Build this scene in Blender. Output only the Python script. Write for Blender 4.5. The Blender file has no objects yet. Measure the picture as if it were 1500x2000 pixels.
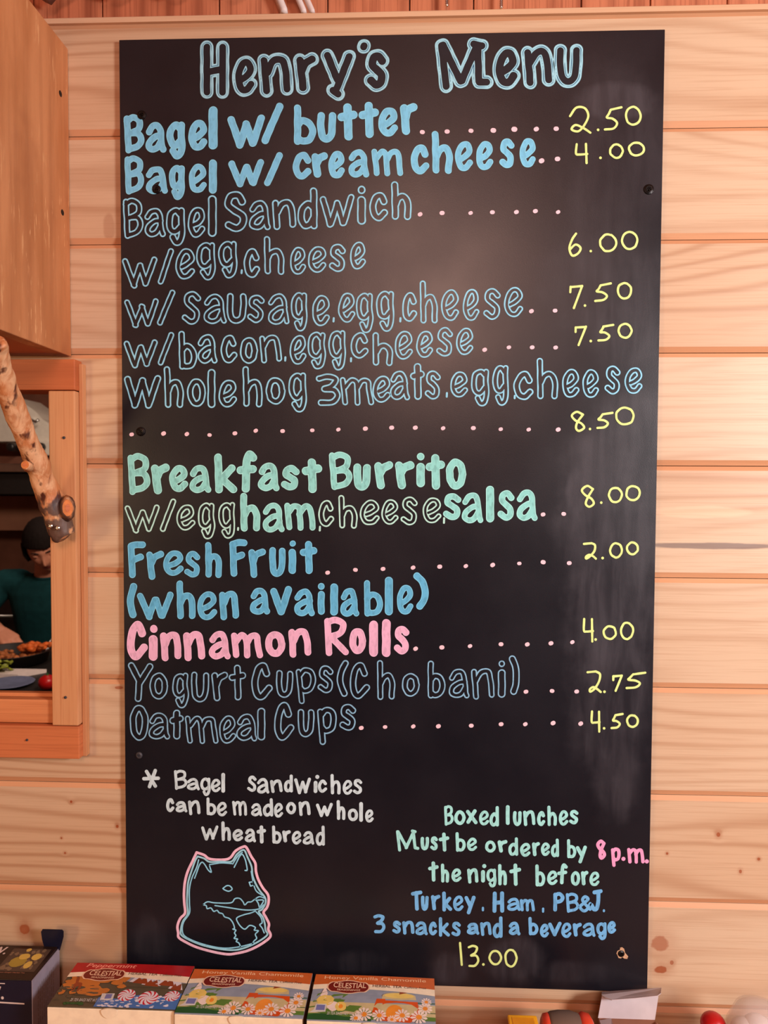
import bpy, bmesh, math, random
import numpy as np
from mathutils import Vector, Matrix
C = bpy.context.scene
# ------------------------------------------------------------------ camera (solved from the board's corners and the plank seams)
F_PX, CX, CY, Z0 = 1387.0, 750.0, 1000.0, 2.10          # Z0 = height of the board's top edge above the floor
def _R(a, b, c):
    ca, sa, cb, sb, cc, sc = math.cos(a), math.sin(a), math.cos(b), math.sin(b), math.cos(c), math.sin(c)
    return (np.array([[cc,-sc,0],[sc,cc,0],[0,0,1.]]) @ np.array([[cb,0,sb],[0,1,0],[-sb,0,cb]]) @ np.array([[1,0,0],[0,ca,-sa],[0,sa,ca]]))
RM = _R(0.03571565, 0.03775167, 0.0061401)
_o = -RM.T @ np.array([0.00482107, -0.53322942, 0.79926727])
CAM = np.array([_o[0], _o[2], -_o[1]+Z0])
w3 = lambda r: Vector((r[0], r[2], -r[1]))
right, down, fwd = w3(RM[0]), w3(RM[1]), w3(RM[2])
cd = bpy.data.cameras.new('camera'); cam = bpy.data.objects.new('camera', cd); C.collection.objects.link(cam)
m = Matrix.Identity(4)
for i in range(3): m[i][0] = right[i]; m[i][1] = -down[i]; m[i][2] = -fwd[i]; m[i][3] = CAM[i]
cam.matrix_world = m
cd.sensor_fit = 'HORIZONTAL'; cd.sensor_width = 36; cd.lens = F_PX/1500*36; cd.clip_start = .02
cd.dof.use_dof = True; cd.dof.focus_distance = .82; cd.dof.aperture_fstop = 13
C.camera = cam
# ------------------------------------------------------------------ world and lights
w = bpy.data.worlds.new('world'); C.world = w; w.use_nodes = True
w.node_tree.nodes['Background'].inputs[0].default_value = (1.0, .85, .72, 1); w.node_tree.nodes['Background'].inputs[1].default_value = .05
def area(name, loc, target, size, power, col):
    l = bpy.data.lights.new(name, 'AREA'); l.shape = 'DISK'; l.size = size; l.energy = power; l.color = col
    o = bpy.data.objects.new(name, l); C.collection.objects.link(o); o.location = loc
    o.rotation_euler = (Vector(target)-Vector(loc)).to_track_quat('-Z', 'Y').to_euler(); return o
area('side_lamp_light', (1.22, -1.10, 1.80), (.25, 0, 1.45), .35, 23, (1.0, .95, .95))
area('added_room_light', (.10, -2.05, 2.36), (.1, 0, 1.5), .66, 14.5, (1.0, .58, .46))  # added, no known fixture; placed to lay a warm glare on the board
area('added_room_light', (-1.55, -1.70, 1.60), (-.4, 0, 1.4), .40, 9.5, (1.0, .66, .36))  # added off-camera at mid height to warm and brighten the left planks
area('kitchen_fill_light', (-.30, .80, 2.15), (-1.0, 2.4, 1.2), .35, 20, (1.0, .78, .62))  # fill light added inside the kitchen, aimed at the cook
area('kitchen_fill_light', (-1.3, 2.0, 2.35), (-1.3, 2.9, 1.6), .25, 5, (1.0, .82, .68))  # extra light added to lift the dark appliance
C.view_settings.view_transform = 'Standard'; C.view_settings.look = 'None'; C.view_settings.gamma = 1
C.view_settings.use_curve_mapping = False; C.view_settings.exposure = 0.07
# ------------------------------------------------------------------ geometry helpers
def _ray(u, v):
    d = RM.T @ np.array([(u-CX)/F_PX, (v-CY)/F_PX, 1.0]); return np.array([d[0], d[2], -d[1]])
def PY(u, v, y=0.0):                                     # where the photo's pixel lies on the vertical plane y
    d = _ray(u, v); return Vector(CAM + d*(y-CAM[1])/d[1])
def PZ(u, v, z):                                         # ... on the horizontal plane z
    d = _ray(u, v); return Vector(CAM + d*(z-CAM[2])/d[2])
def PYv(U, V, y):
    d = np.stack([(U-CX)/F_PX, (V-CY)/F_PX, np.ones_like(U)]); d = RM.T @ d
    W = np.stack([d[0], d[2], -d[1]]); k = (y-CAM[1])/W[1]
    return (CAM[:, None] + W*k).T
BOARD_Y = -.0065
def link(o, parent=None):
    C.collection.objects.link(o)
    if parent: o.parent = parent; o.matrix_parent_inverse = Matrix.Translation(parent.location).inverted() if parent.location.length else Matrix.Identity(4)
    return o
def mesh(name, V, F, mats, parent=None, mi=None, smooth=False):
    me = bpy.data.meshes.new(name); me.from_pydata([tuple(v) for v in V], [], [tuple(f) for f in F])
    for mt in mats: me.materials.append(mt)
    if mi is not None: me.polygons.foreach_set('material_index', mi)
    if smooth: me.polygons.foreach_set('use_smooth', [True]*len(me.polygons))
    me.update(); return link(bpy.data.objects.new(name, me), parent)
def part(name, bm, mats, parent=None, smooth=False):
    me = bpy.data.meshes.new(name); bmesh.ops.recalc_face_normals(bm, faces=bm.faces[:]); bm.to_mesh(me); bm.free()
    for mt in mats: me.materials.append(mt)
    if smooth: me.polygons.foreach_set('use_smooth', [True]*len(me.polygons))
    return link(bpy.data.objects.new(name, me), parent)
def tag(o, label, cat, group=None, kind=None):
    o['label'] = label; o['category'] = cat
    if group: o['group'] = group
    if kind: o['kind'] = kind
    return o
def empty(name, loc, label, cat, group=None):
    o = bpy.data.objects.new(name, None); o.location = loc; o.empty_display_size = .02; link(o)
    return tag(o, label, cat, group)
def structure(o): o['kind'] = 'structure'; return o
def box(a, b, bm=None):
    bm = bm or bmesh.new(); x0,y0,z0 = a; x1,y1,z1 = b
    v = [bm.verts.new(p) for p in [(x0,y0,z0),(x1,y0,z0),(x1,y1,z0),(x0,y1,z0),(x0,y0,z1),(x1,y0,z1),(x1,y1,z1),(x0,y1,z1)]]
    for f in [(0,3,2,1),(4,5,6,7),(0,1,5,4),(1,2,6,5),(2,3,7,6),(3,0,4,7)]: bm.faces.new([v[i] for i in f])
    return bm
def rbox(a, b, r, seg=2, bm=None):
    t = box(a, b); bmesh.ops.bevel(t, geom=t.edges[:], offset=r, segments=seg, affect='EDGES', profile=.5)
    if bm is None: return t
    me = bpy.data.meshes.new('t'); t.to_mesh(me); t.free(); bm.from_mesh(me); bpy.data.meshes.remove(me); return bm
def quadbox(front, depth, bm=None):
    """slab from 4 corner points (front, anticlockwise) pushed along depth"""
    bm = bm or bmesh.new(); d = Vector(depth); f = [Vector(p) for p in front]; n = len(f)
    a = [bm.verts.new(p) for p in f]; b = [bm.verts.new(p+d) for p in f]
    bm.faces.new(a); bm.faces.new(b[::-1])
    for i in range(n): bm.faces.new([a[i], b[i], b[(i+1)%n], a[(i+1)%n]])
    return bm
def tube(pts, rad, n=12, bm=None, cap=True, noise=0, seed=0):
    bm = bm or bmesh.new(); pts = [Vector(p) for p in pts]; rd = random.Random(seed)
    if not hasattr(rad, '__len__'): rad = [rad]*len(pts)
    rings = []; up = Vector((.13,.31,.94))
    for i, p in enumerate(pts):
        t = (pts[min(i+1,len(pts)-1)]-pts[max(i-1,0)]).normalized()
        s = t.cross(up).normalized(); u2 = s.cross(t); up = u2
        rings.append([bm.verts.new(p+(s*math.cos(2*math.pi*k/n)+u2*math.sin(2*math.pi*k/n))*rad[i]*(1+rd.uniform(-noise,noise))) for k in range(n)])
    for a, b in zip(rings, rings[1:]):
        for k in range(n): bm.faces.new([a[k], a[(k+1)%n], b[(k+1)%n], b[k]])
    if cap: bm.faces.new(rings[0][::-1]); bm.faces.new(rings[-1])
    return bm
def lathe(prof, c, n=24, bm=None, axis='Z'):
    bm = bm or bmesh.new(); c = Vector(c); rings = []
    for r, h in prof:
        rg = []
        for k in range(n):
            a = 2*math.pi*k/n
            v = Vector((r*math.cos(a), r*math.sin(a), h))
            if axis == 'Y': v = Vector((v.x, v.z, v.y))
            if axis == 'X': v = Vector((v.z, v.x, v.y))
            rg.append(bm.verts.new(c+v))
        rings.append(rg)
    for a, b in zip(rings, rings[1:]):
        for k in range(n): bm.faces.new([a[k], a[(k+1)%n], b[(k+1)%n], b[k]])
    if prof[0][0] > 1e-5: bm.faces.new(rings[0][::-1])
    if prof[-1][0] > 1e-5: bm.faces.new(rings[-1])
    bmesh.ops.remove_doubles(bm, verts=bm.verts[:], dist=1e-6); return bm
def ball(c, r, bm=None, sub=2, sc=(1,1,1)):
    bm = bm or bmesh.new(); g = bmesh.ops.create_icosphere(bm, subdivisions=sub, radius=1)
    for v in g['verts']: v.co = Vector(c)+Vector((v.co.x*r*sc[0], v.co.y*r*sc[1], v.co.z*r*sc[2]))
    return bm
def screw_part(parent, q, r, mat, seed):
    rd = random.Random(seed); x, y, z = q; bm = bmesh.new(); n = 16
    lathe([(0,.0005),(r*.92,.0004),(r,-.0001),(r*.95,-.0009),(r*.55,-.0019),(r*.42,-.0018),(r*.3,-.0008),(0,-.0006)], (x,y,z), n, bm, 'Y')
    a = rd.uniform(0, 1.5)
    for k in range(2):
        dx, dz = math.cos(a+k*math.pi/2)*r*.62, math.sin(a+k*math.pi/2)*r*.62; nx, nz = -dz*.16, dx*.16
        quadbox([(x-dx-nx,y-.0014,z-dz-nz),(x+dx-nx,y-.0014,z+dz-nz),(x+dx+nx,y-.0014,z+dz+nz),(x-dx+nx,y-.0014,z-dz+nz)], (0,-.0007,0), bm)
    return part('screw', bm, [mat], parent)
# ------------------------------------------------------------------ materials
class N:
    def __init__(s, name):
        s.m = bpy.data.materials.new(name); s.m.use_nodes = True; s.t = s.m.node_tree; s.b = s.t.nodes['Principled BSDF']
    def n(s, typ, **kw):
        nd = s.t.nodes.new(typ)
        for k, v in kw.items(): setattr(nd, k, v)
        return nd
    def put(s, sock, v):
        if hasattr(v, 'is_output'): s.t.links.new(v, sock)
        elif v is not None: sock.default_value = v
    def math(s, op, a, b=None, c=None, clamp=False):
        nd = s.n('ShaderNodeMath', operation=op, use_clamp=clamp); s.put(nd.inputs[0], a); s.put(nd.inputs[1], b)
        if c is not None: s.put(nd.inputs[2], c)
        return nd.outputs[0]
    def mix(s, f, a, b):
        nd = s.n('ShaderNodeMix', data_type='RGBA'); s.put(nd.inputs[0], f)
        s.put(nd.inputs[6], a if hasattr(a,'is_output') else (*a, 1)); s.put(nd.inputs[7], b if hasattr(b,'is_output') else (*b, 1)); return nd.outputs[2]
    def coords(s, scale=(1,1,1), kind='Object', rot=(0,0,0), loc=(0,0,0)):
        tc = s.n('ShaderNodeTexCoord'); mp = s.n('ShaderNodeMapping'); mp.inputs['Scale'].default_value = scale
        mp.inputs['Rotation'].default_value = rot; mp.inputs['Location'].default_value = loc
        s.t.links.new(tc.outputs[kind], mp.inputs[0]); return mp.outputs[0]
    def noise(s, v, scale=1., detail=3., rough=.5, w=None, dist=0.):
        nd = s.n('ShaderNodeTexNoise', noise_dimensions='4D' if w is not None else '3D'); s.put(nd.inputs['Vector'], v)
        nd.inputs['Scale'].default_value = scale; nd.inputs['Detail'].default_value = detail; nd.inputs['Roughness'].default_value = rough; nd.inputs['Distortion'].default_value = dist
        if w is not None: s.put(nd.inputs['W'], w)
        return nd.outputs[0]
    def smooth(s, v, a, b, o0=0., o1=1.):
        nd = s.n('ShaderNodeMapRange', interpolation_type='SMOOTHSTEP'); s.put(nd.inputs[0], v); nd.inputs[1].default_value = a; nd.inputs[2].default_value = b
        nd.inputs[3].default_value = o0; nd.inputs[4].default_value = o1; return nd.outputs[0]
    def bump(s, h, dist, strength=.5):
        nd = s.n('ShaderNodeBump'); s.put(nd.inputs['Height'], h); nd.inputs['Distance'].default_value = dist; nd.inputs['Strength'].default_value = strength
        s.t.links.new(nd.outputs[0], s.b.inputs['Normal'])
    def out(s, col=None, rough=None, spec=None, metal=None):
        if col is not None: s.put(s.b.inputs['Base Color'], col if hasattr(col,'is_output') else (*col, 1))
        if rough is not None: s.put(s.b.inputs['Roughness'], rough)
        if spec is not None: s.b.inputs['Specular IOR Level'].default_value = spec
        if metal is not None: s.b.inputs['Metallic'].default_value = metal
        return s.m
def srgb(r, g, b): return tuple(((c/255)/12.92 if c/255 <= .04045 else ((c/255+.055)/1.055)**2.4) for c in (r, g, b))
M = {}
def simple(name, col, rough=.6, spec=.4, var=.1, scale=60., metal=0., bump=0.):
    s = N(name); v = s.coords(); nz = s.noise(v, scale, 3)
    c = s.mix(s.smooth(nz, .3, .7), tuple(x*(1-var) for x in col), tuple(min(1, x*(1+var)) for x in col))
    if bump: s.bump(nz, bump)
    M[name] = s.out(c, rough, spec, metal); return M[name]
def wood(name, light, mid, dark, axis='X', ring=42., amp=3.2, contrast=.55, rough=.5, knots=(), marks=(), fleck=.25, rand=True):
    """long-grained softwood; knots = (x, z, radius x, radius z, depth of colour)"""
    s = N(name); sc = {'X': (1.1, 3, 6.5), 'Z': (6.5, 3, 1.1), 'Y': (6.5, 1.1, 6.5)}[axis]
    oi = s.n('ShaderNodeObjectInfo'); w_ = s.math('MULTIPLY', oi.outputs['Random'], 37.) if rand else 0.
    v = s.coords(sc); tc = s.n('ShaderNodeTexCoord'); sp = s.n('ShaderNodeSeparateXYZ'); s.t.links.new(tc.outputs['Object'], sp.inputs[0])
    across = sp.outputs['Z'] if axis == 'X' else sp.outputs['X']
    if axis == 'Y': across = s.math('ADD', sp.outputs['X'], sp.outputs['Z'])
    n1 = s.noise(v, 1.0, 1.5, .45, w_)
    ph = s.math('MULTIPLY_ADD', n1, amp*6.28, s.math('MULTIPLY', across, ring*6.28*.55))
    kd = None; km = None
    for kx, kz, rx, rz, st in knots:
        dx = s.math('DIVIDE', s.math('SUBTRACT', sp.outputs['X'], kx), rx); dz = s.math('DIVIDE', s.math('SUBTRACT', sp.outputs['Z'], kz), rz)
        d = s.math('SQRT', s.math('ADD', s.math('MULTIPLY', dx, dx), s.math('MULTIPLY', dz, dz)))
        d = s.math('ADD', d, s.math('MULTIPLY_ADD', s.noise(s.coords((1,1,1)), 160., 2), .5, -.25))
        warp = s.math('MULTIPLY', s.math('EXPONENT', s.math('MULTIPLY', d, -.7)), 5.5*st)
        ph = s.math('ADD', ph, warp)
        k1 = s.math('MULTIPLY', s.smooth(d, .75, 1.15, 1, 0), st)
        k2 = s.math('MULTIPLY', s.smooth(d, .9, 3.0, 1, 0), st*.30)
        kk = s.math('MAXIMUM', k1, k2); km = kk if km is None else s.math('MAXIMUM', km, kk)
    wv = s.math('POWER', s.math('MULTIPLY_ADD', s.math('SINE', ph), .5, .5), 3.4)
    n2 = s.noise(s.coords(tuple(q*.35 for q in sc)), 2.2, 2, .5, w_)
    fine = s.noise(s.coords({'X': (9,60,420), 'Z': (420,60,9), 'Y': (420,9,420)}[axis]), 1., 2, .6)
    c = s.mix(s.smooth(n2, .3, .72), light, mid)
    c = s.mix(s.math('MULTIPLY', wv, s.math('MULTIPLY', s.smooth(n2, .32, .66, .18, 1.), contrast)), c, dark)
    c = s.mix(s.math('MULTIPLY', s.smooth(fine, .45, .75), fleck), c, dark)
    if km is not None: c = s.mix(km, c, srgb(158, 82, 46))
    for mx, mz, rx, rz, col, st in marks:
        dx = s.math('DIVIDE', s.math('SUBTRACT', sp.outputs['X'], mx), rx); dz = s.math('DIVIDE', s.math('SUBTRACT', sp.outputs['Z'], mz), rz)
        d = s.math('SQRT', s.math('ADD', s.math('MULTIPLY', dx, dx), s.math('MULTIPLY', dz, dz)))
        d = s.math('ADD', d, s.math('MULTIPLY_ADD', s.noise(s.coords((25,25,80)), 1., 3), .7, -.35))
        c = s.mix(s.math('MULTIPLY', s.smooth(d, .7, 1.1, 1, 0), st), c, col)
    s.bump(s.math('ADD', wv, fine), .0004, .25)
    M[name] = s.out(c, rough, .35); return M[name]
def kp(u, v, ru, rv, st): p = PY(u, v, 0); return (p.x, p.z, ru*.00059, rv*.00059, st)
KN = [kp(48,1815,11,11,.9), kp(1289,1843,18,17,.7), kp(1290,1894,13,8,.9), kp(1312,1880,4,5,.8), kp(1403,1630,4,5,.9), kp(1303,1667,2.5,2.5,.9), kp(1482,1678,3,3,.9), kp(1446,1702,3,4,.8), kp(190,905,10,8,.8), kp(139,1566,3,3,1.), kp(229,1614,3,3.5,1.), kp(127,1666,2.5,2.5,.9), kp(120,1637,2,2,.9), kp(232,1343,9,3.5,.8)]
def mk(u, v, ru, rv, col, st): p = PY(u, v, 0); return (p.x, p.z, ru*.00059, rv*.00059, col, st)
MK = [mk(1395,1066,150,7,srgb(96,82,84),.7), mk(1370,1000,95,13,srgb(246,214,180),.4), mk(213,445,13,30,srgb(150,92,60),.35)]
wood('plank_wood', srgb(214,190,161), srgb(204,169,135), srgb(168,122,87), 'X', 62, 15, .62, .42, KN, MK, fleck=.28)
wood('plank_edge', srgb(218,168,128), srgb(206,152,112), srgb(180,124,86), 'X', 60, 1.5, .3, .5, fleck=.2)
wood('trim_wood', srgb(220,184,150), srgb(210,168,130), srgb(194,138,100), 'X', 50, 1.2, .3, .5, fleck=.2)
wood('casing_wood', srgb(212,156,110), srgb(200,140,94), srgb(180,106,62), 'Z', 30, .6, .35, .5, fleck=.45)
wood('header_wood', srgb(206,122,76), srgb(190,104,60), srgb(150,72,40), 'X', 30, 1.4, .45, .5, fleck=.35)
wood('sill_wood', srgb(222,146,96), srgb(208,130,80), srgb(170,92,52), 'X', 30, 1.2, .35, .5, fleck=.35)
wood('ceiling_wood', srgb(206,140,96), srgb(190,124,80), srgb(130,76,46), 'X', 30, 2, .5, .55)
wood('upper_board_wood', srgb(206,134,98), srgb(188,114,80), srgb(130,66,42), 'Z', 55, 1.4, .7, .6, fleck=.6)
# plywood with torn, scratched face
s = N('plywood'); v = s.coords((4,4,1.0)); n1 = s.noise(v, 6, 4, .55); n2 = s.noise(s.coords((220,220,30)), 1., 3, .6); n3 = s.noise(s.coords((1,1,1)), 9, 3)
gr = s.noise(s.coords((60,60,3)), 1., 3, .5)
c = s.mix(s.smooth(n1, .3, .7), srgb(186,120,74), srgb(208,142,94)); c = s.mix(s.math('MULTIPLY', s.smooth(gr, .45, .7), .35), c, srgb(150,88,52))
c = s.mix(s.math('MULTIPLY', s.smooth(n3, .62, .75), .4), c, srgb(138,74,44))
fl = s.math('MULTIPLY', s.smooth(n2, .60, .68), s.smooth(s.noise(s.coords((1,1,1)), 7, 2), .45, .62)); c = s.mix(s.math('MULTIPLY', fl, .75), c, srgb(232,176,124))
s.bump(s.math('ADD', gr, n2), .0006, .5); M['plywood'] = s.out(c, .55, .35)
# driftwood branch
s = N('branch_wood'); v = s.coords((1,1,1)); n1 = s.noise(s.coords((90,90,22)), 1., 4, .6, dist=.6); n2 = s.noise(s.coords((80,80,34)), 1., 3); n3 = s.noise(s.coords((150,150,22), rot=(0,.4,0)), 1., 3)
c = s.mix(s.smooth(n1, .35, .6), srgb(232,182,138), srgb(196,124,76)); c = s.mix(s.smooth(n2, .54, .64), c, srgb(84,40,26)); c = s.mix(s.math('MULTIPLY', s.smooth(n3, .5, .75), .5), c, srgb(226,172,124))
tc = s.n('ShaderNodeTexCoord'); sp = s.n('ShaderNodeSeparateXYZ'); s.t.links.new(tc.outputs['Object'], sp.inputs[0])
lo = s.math('MULTIPLY', s.smooth(sp.outputs['Z'], PY(0,985).z, PY(0,962).z, 1, 0), s.smooth(s.noise(v, 70, 3), .36, .50)); c = s.mix(s.math('MULTIPLY', lo, .9), c, srgb(74,60,58))
s.bump(n1, .002, .6); M['branch_wood'] = s.out(c, .5, .4)
simple('branch_cut', srgb(206,124,66), .6, .3, .15, 160)
# black chalkboard with wiped chalk haze
s = N('board'); tc = s.n('ShaderNodeTexCoord'); sp = s.n('ShaderNodeSeparateXYZ'); s.t.links.new(tc.outputs['Object'], sp.inputs[0])
X_, Z_ = sp.outputs['X'], sp.outputs['Z']; bcz = Z0-1.0867/2
wob = s.noise(s.coords((1,1,1)), 16, 4, .6); streak = s.noise(s.coords((60,1,9)), 1., 4, .6, dist=.5); cloud = s.noise(s.coords((1,1,1)), 9, 4, .55)
msk = None
for u, v_, ru, rv, st in [(1205,200,75,38,.5),(1205,330,105,190,.20),(1190,560,120,120,.28),(1220,640,80,80,.34),(1225,840,85,70,.36),(1125,965,24,60,.55),(1200,1010,112,200,.42),(1195,1190,92,210,.55),(1195,1350,80,170,.50),(1205,1500,48,120,.42),
                          (1000,1875,60,45,.55),(880,1895,40,35,.4),(1120,1900,70,25,.25),(640,520,180,60,.10),(292,1830,40,60,.22),(700,1880,60,25,.2)]:
    p = PY(u, v_, BOARD_Y)
    dx = s.math('DIVIDE', s.math('SUBTRACT', X_, p.x), ru*.00059); dz = s.math('DIVIDE', s.math('SUBTRACT', Z_, p.z-bcz*0), rv*.00059)
    d = s.math('SQRT', s.math('ADD', s.math('MULTIPLY', dx, dx), s.math('MULTIPLY', dz, dz))); d = s.math('ADD', d, s.math('MULTIPLY_ADD', wob, 1.3, -.65))
    k = s.math('MULTIPLY', s.smooth(d, .55, 1.25, 1, 0), st); msk = k if msk is None else s.math('MAXIMUM', msk, k)
haze = s.math('MULTIPLY', msk, s.math('ADD', s.smooth(streak, .3, .75, .25, 1.), s.smooth(cloud, .4, .7, 0, .35)))
spk = s.math('MULTIPLY', s.smooth(s.noise(s.coords((1,1,1)), 420, 1), .77, .82), s.smooth(cloud, .5, .65)); haze = s.math('ADD', haze, s.math('MULTIPLY', spk, .35), clamp=True)
c = s.mix(s.math('MULTIPLY', haze, .21), s.mix(s.smooth(cloud, .3, .7), (.0060,.0068,.0115), (.0085,.009,.0145)), srgb(150,146,158))
s.bump(s.noise(s.coords((1,1,1)), 900, 2), .0002, .25)
M['board'] = s.out(c, s.math('ADD', s.math('MULTIPLY', haze, .12), s.smooth(cloud, .3, .7, .31, .36)), .50)
# paint-marker colours
def marker(name, col, streaky=.25, scale=260., rough=.6, var=.12):
    s = N(name); n1 = s.noise(s.coords((1,1,.45), rot=(0,.5,0)), scale, 3, .6); n2 = s.noise(s.coords((1,1,1)), 26, 2)
    c = s.mix(s.math('MULTIPLY', s.smooth(n1, .47, .66), streaky), col, tuple(q*.42 for q in col)); c = s.mix(s.math('MULTIPLY', s.smooth(n2, .35, .7), var*2), c, tuple(q*.72 for q in col))
    M[name] = s.out(c, rough, .2)
marker('light_blue', srgb(128,212,252), .28); marker('light_blue_rim', srgb(146,228,255), 0)
marker('mid_blue', srgb(102,192,236), .42); marker('mid_blue_rim', srgb(132,218,252), 0)
marker('title', srgb(164,226,246), .18, 200); marker('navy', srgb(56,110,150), 0); marker('outline_blue', srgb(150,224,254), .3, 200); marker('outline_blue2', srgb(140,194,228), .4, 220)
marker('green', srgb(148,230,226), .5); marker('green_rim', srgb(176,250,246), 0); marker('outline_green', srgb(190,246,236), .3)
marker('pink', srgb(240,190,224), .35); marker('pink_rim', srgb(246,204,236), 0); marker('pink_bright', srgb(248,170,216), .2); marker('pink_line', srgb(246,202,228), .2); marker('dot_pink', srgb(246,214,228), .1)
marker('white_chalk', srgb(208,236,246), .4); marker('pale_green', srgb(168,242,240), .35); marker('small_blue', srgb(120,194,250), .4); marker('yellow', srgb(226,252,160), .2, 160)
simple('ink', (.008,.009,.016), .5, .35)
simple('screw_dark', (.012,.010,.010), .35, .5, .3, 900, .6); simple('screw_grey', (.05,.05,.06), .45, .4, .2, 900); simple('chip', srgb(206,168,134), .8, .2, .15, 300)
simple('steel', (.55,.53,.50), .3, .5, .05, 40, 1.); simple('chrome', (.8,.8,.8), .1, .5, .02, 40, 1.)
simple('white_enamel', srgb(214,204,190), .4, .5, .04); simple('black_plastic', (.012,.010,.010), .35, .5); simple('black_metal', (.014,.011,.010), .5, .4)
simple('corrugated', srgb(150,124,120), .6, .4, .12, 60); simple('cable', srgb(225,215,212), .5, .4, .03)
simple('kitchen_wall', srgb(160,110,86), .7, .3, .12, 6); simple('kitchen_dark', srgb(112,70,54), .6, .3, .2, 8)
simple('room_wall', srgb(176,124,88), .7, .3, .1, 4); simple('floor_wood', srgb(96,70,54), .6, .3, .2, 6)
simple('counter_top', srgb(160,110,76), .5, .4, .1, 20); simple('steel_table', (.35,.33,.31), .35, .5, .05, 20, .8)
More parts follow.
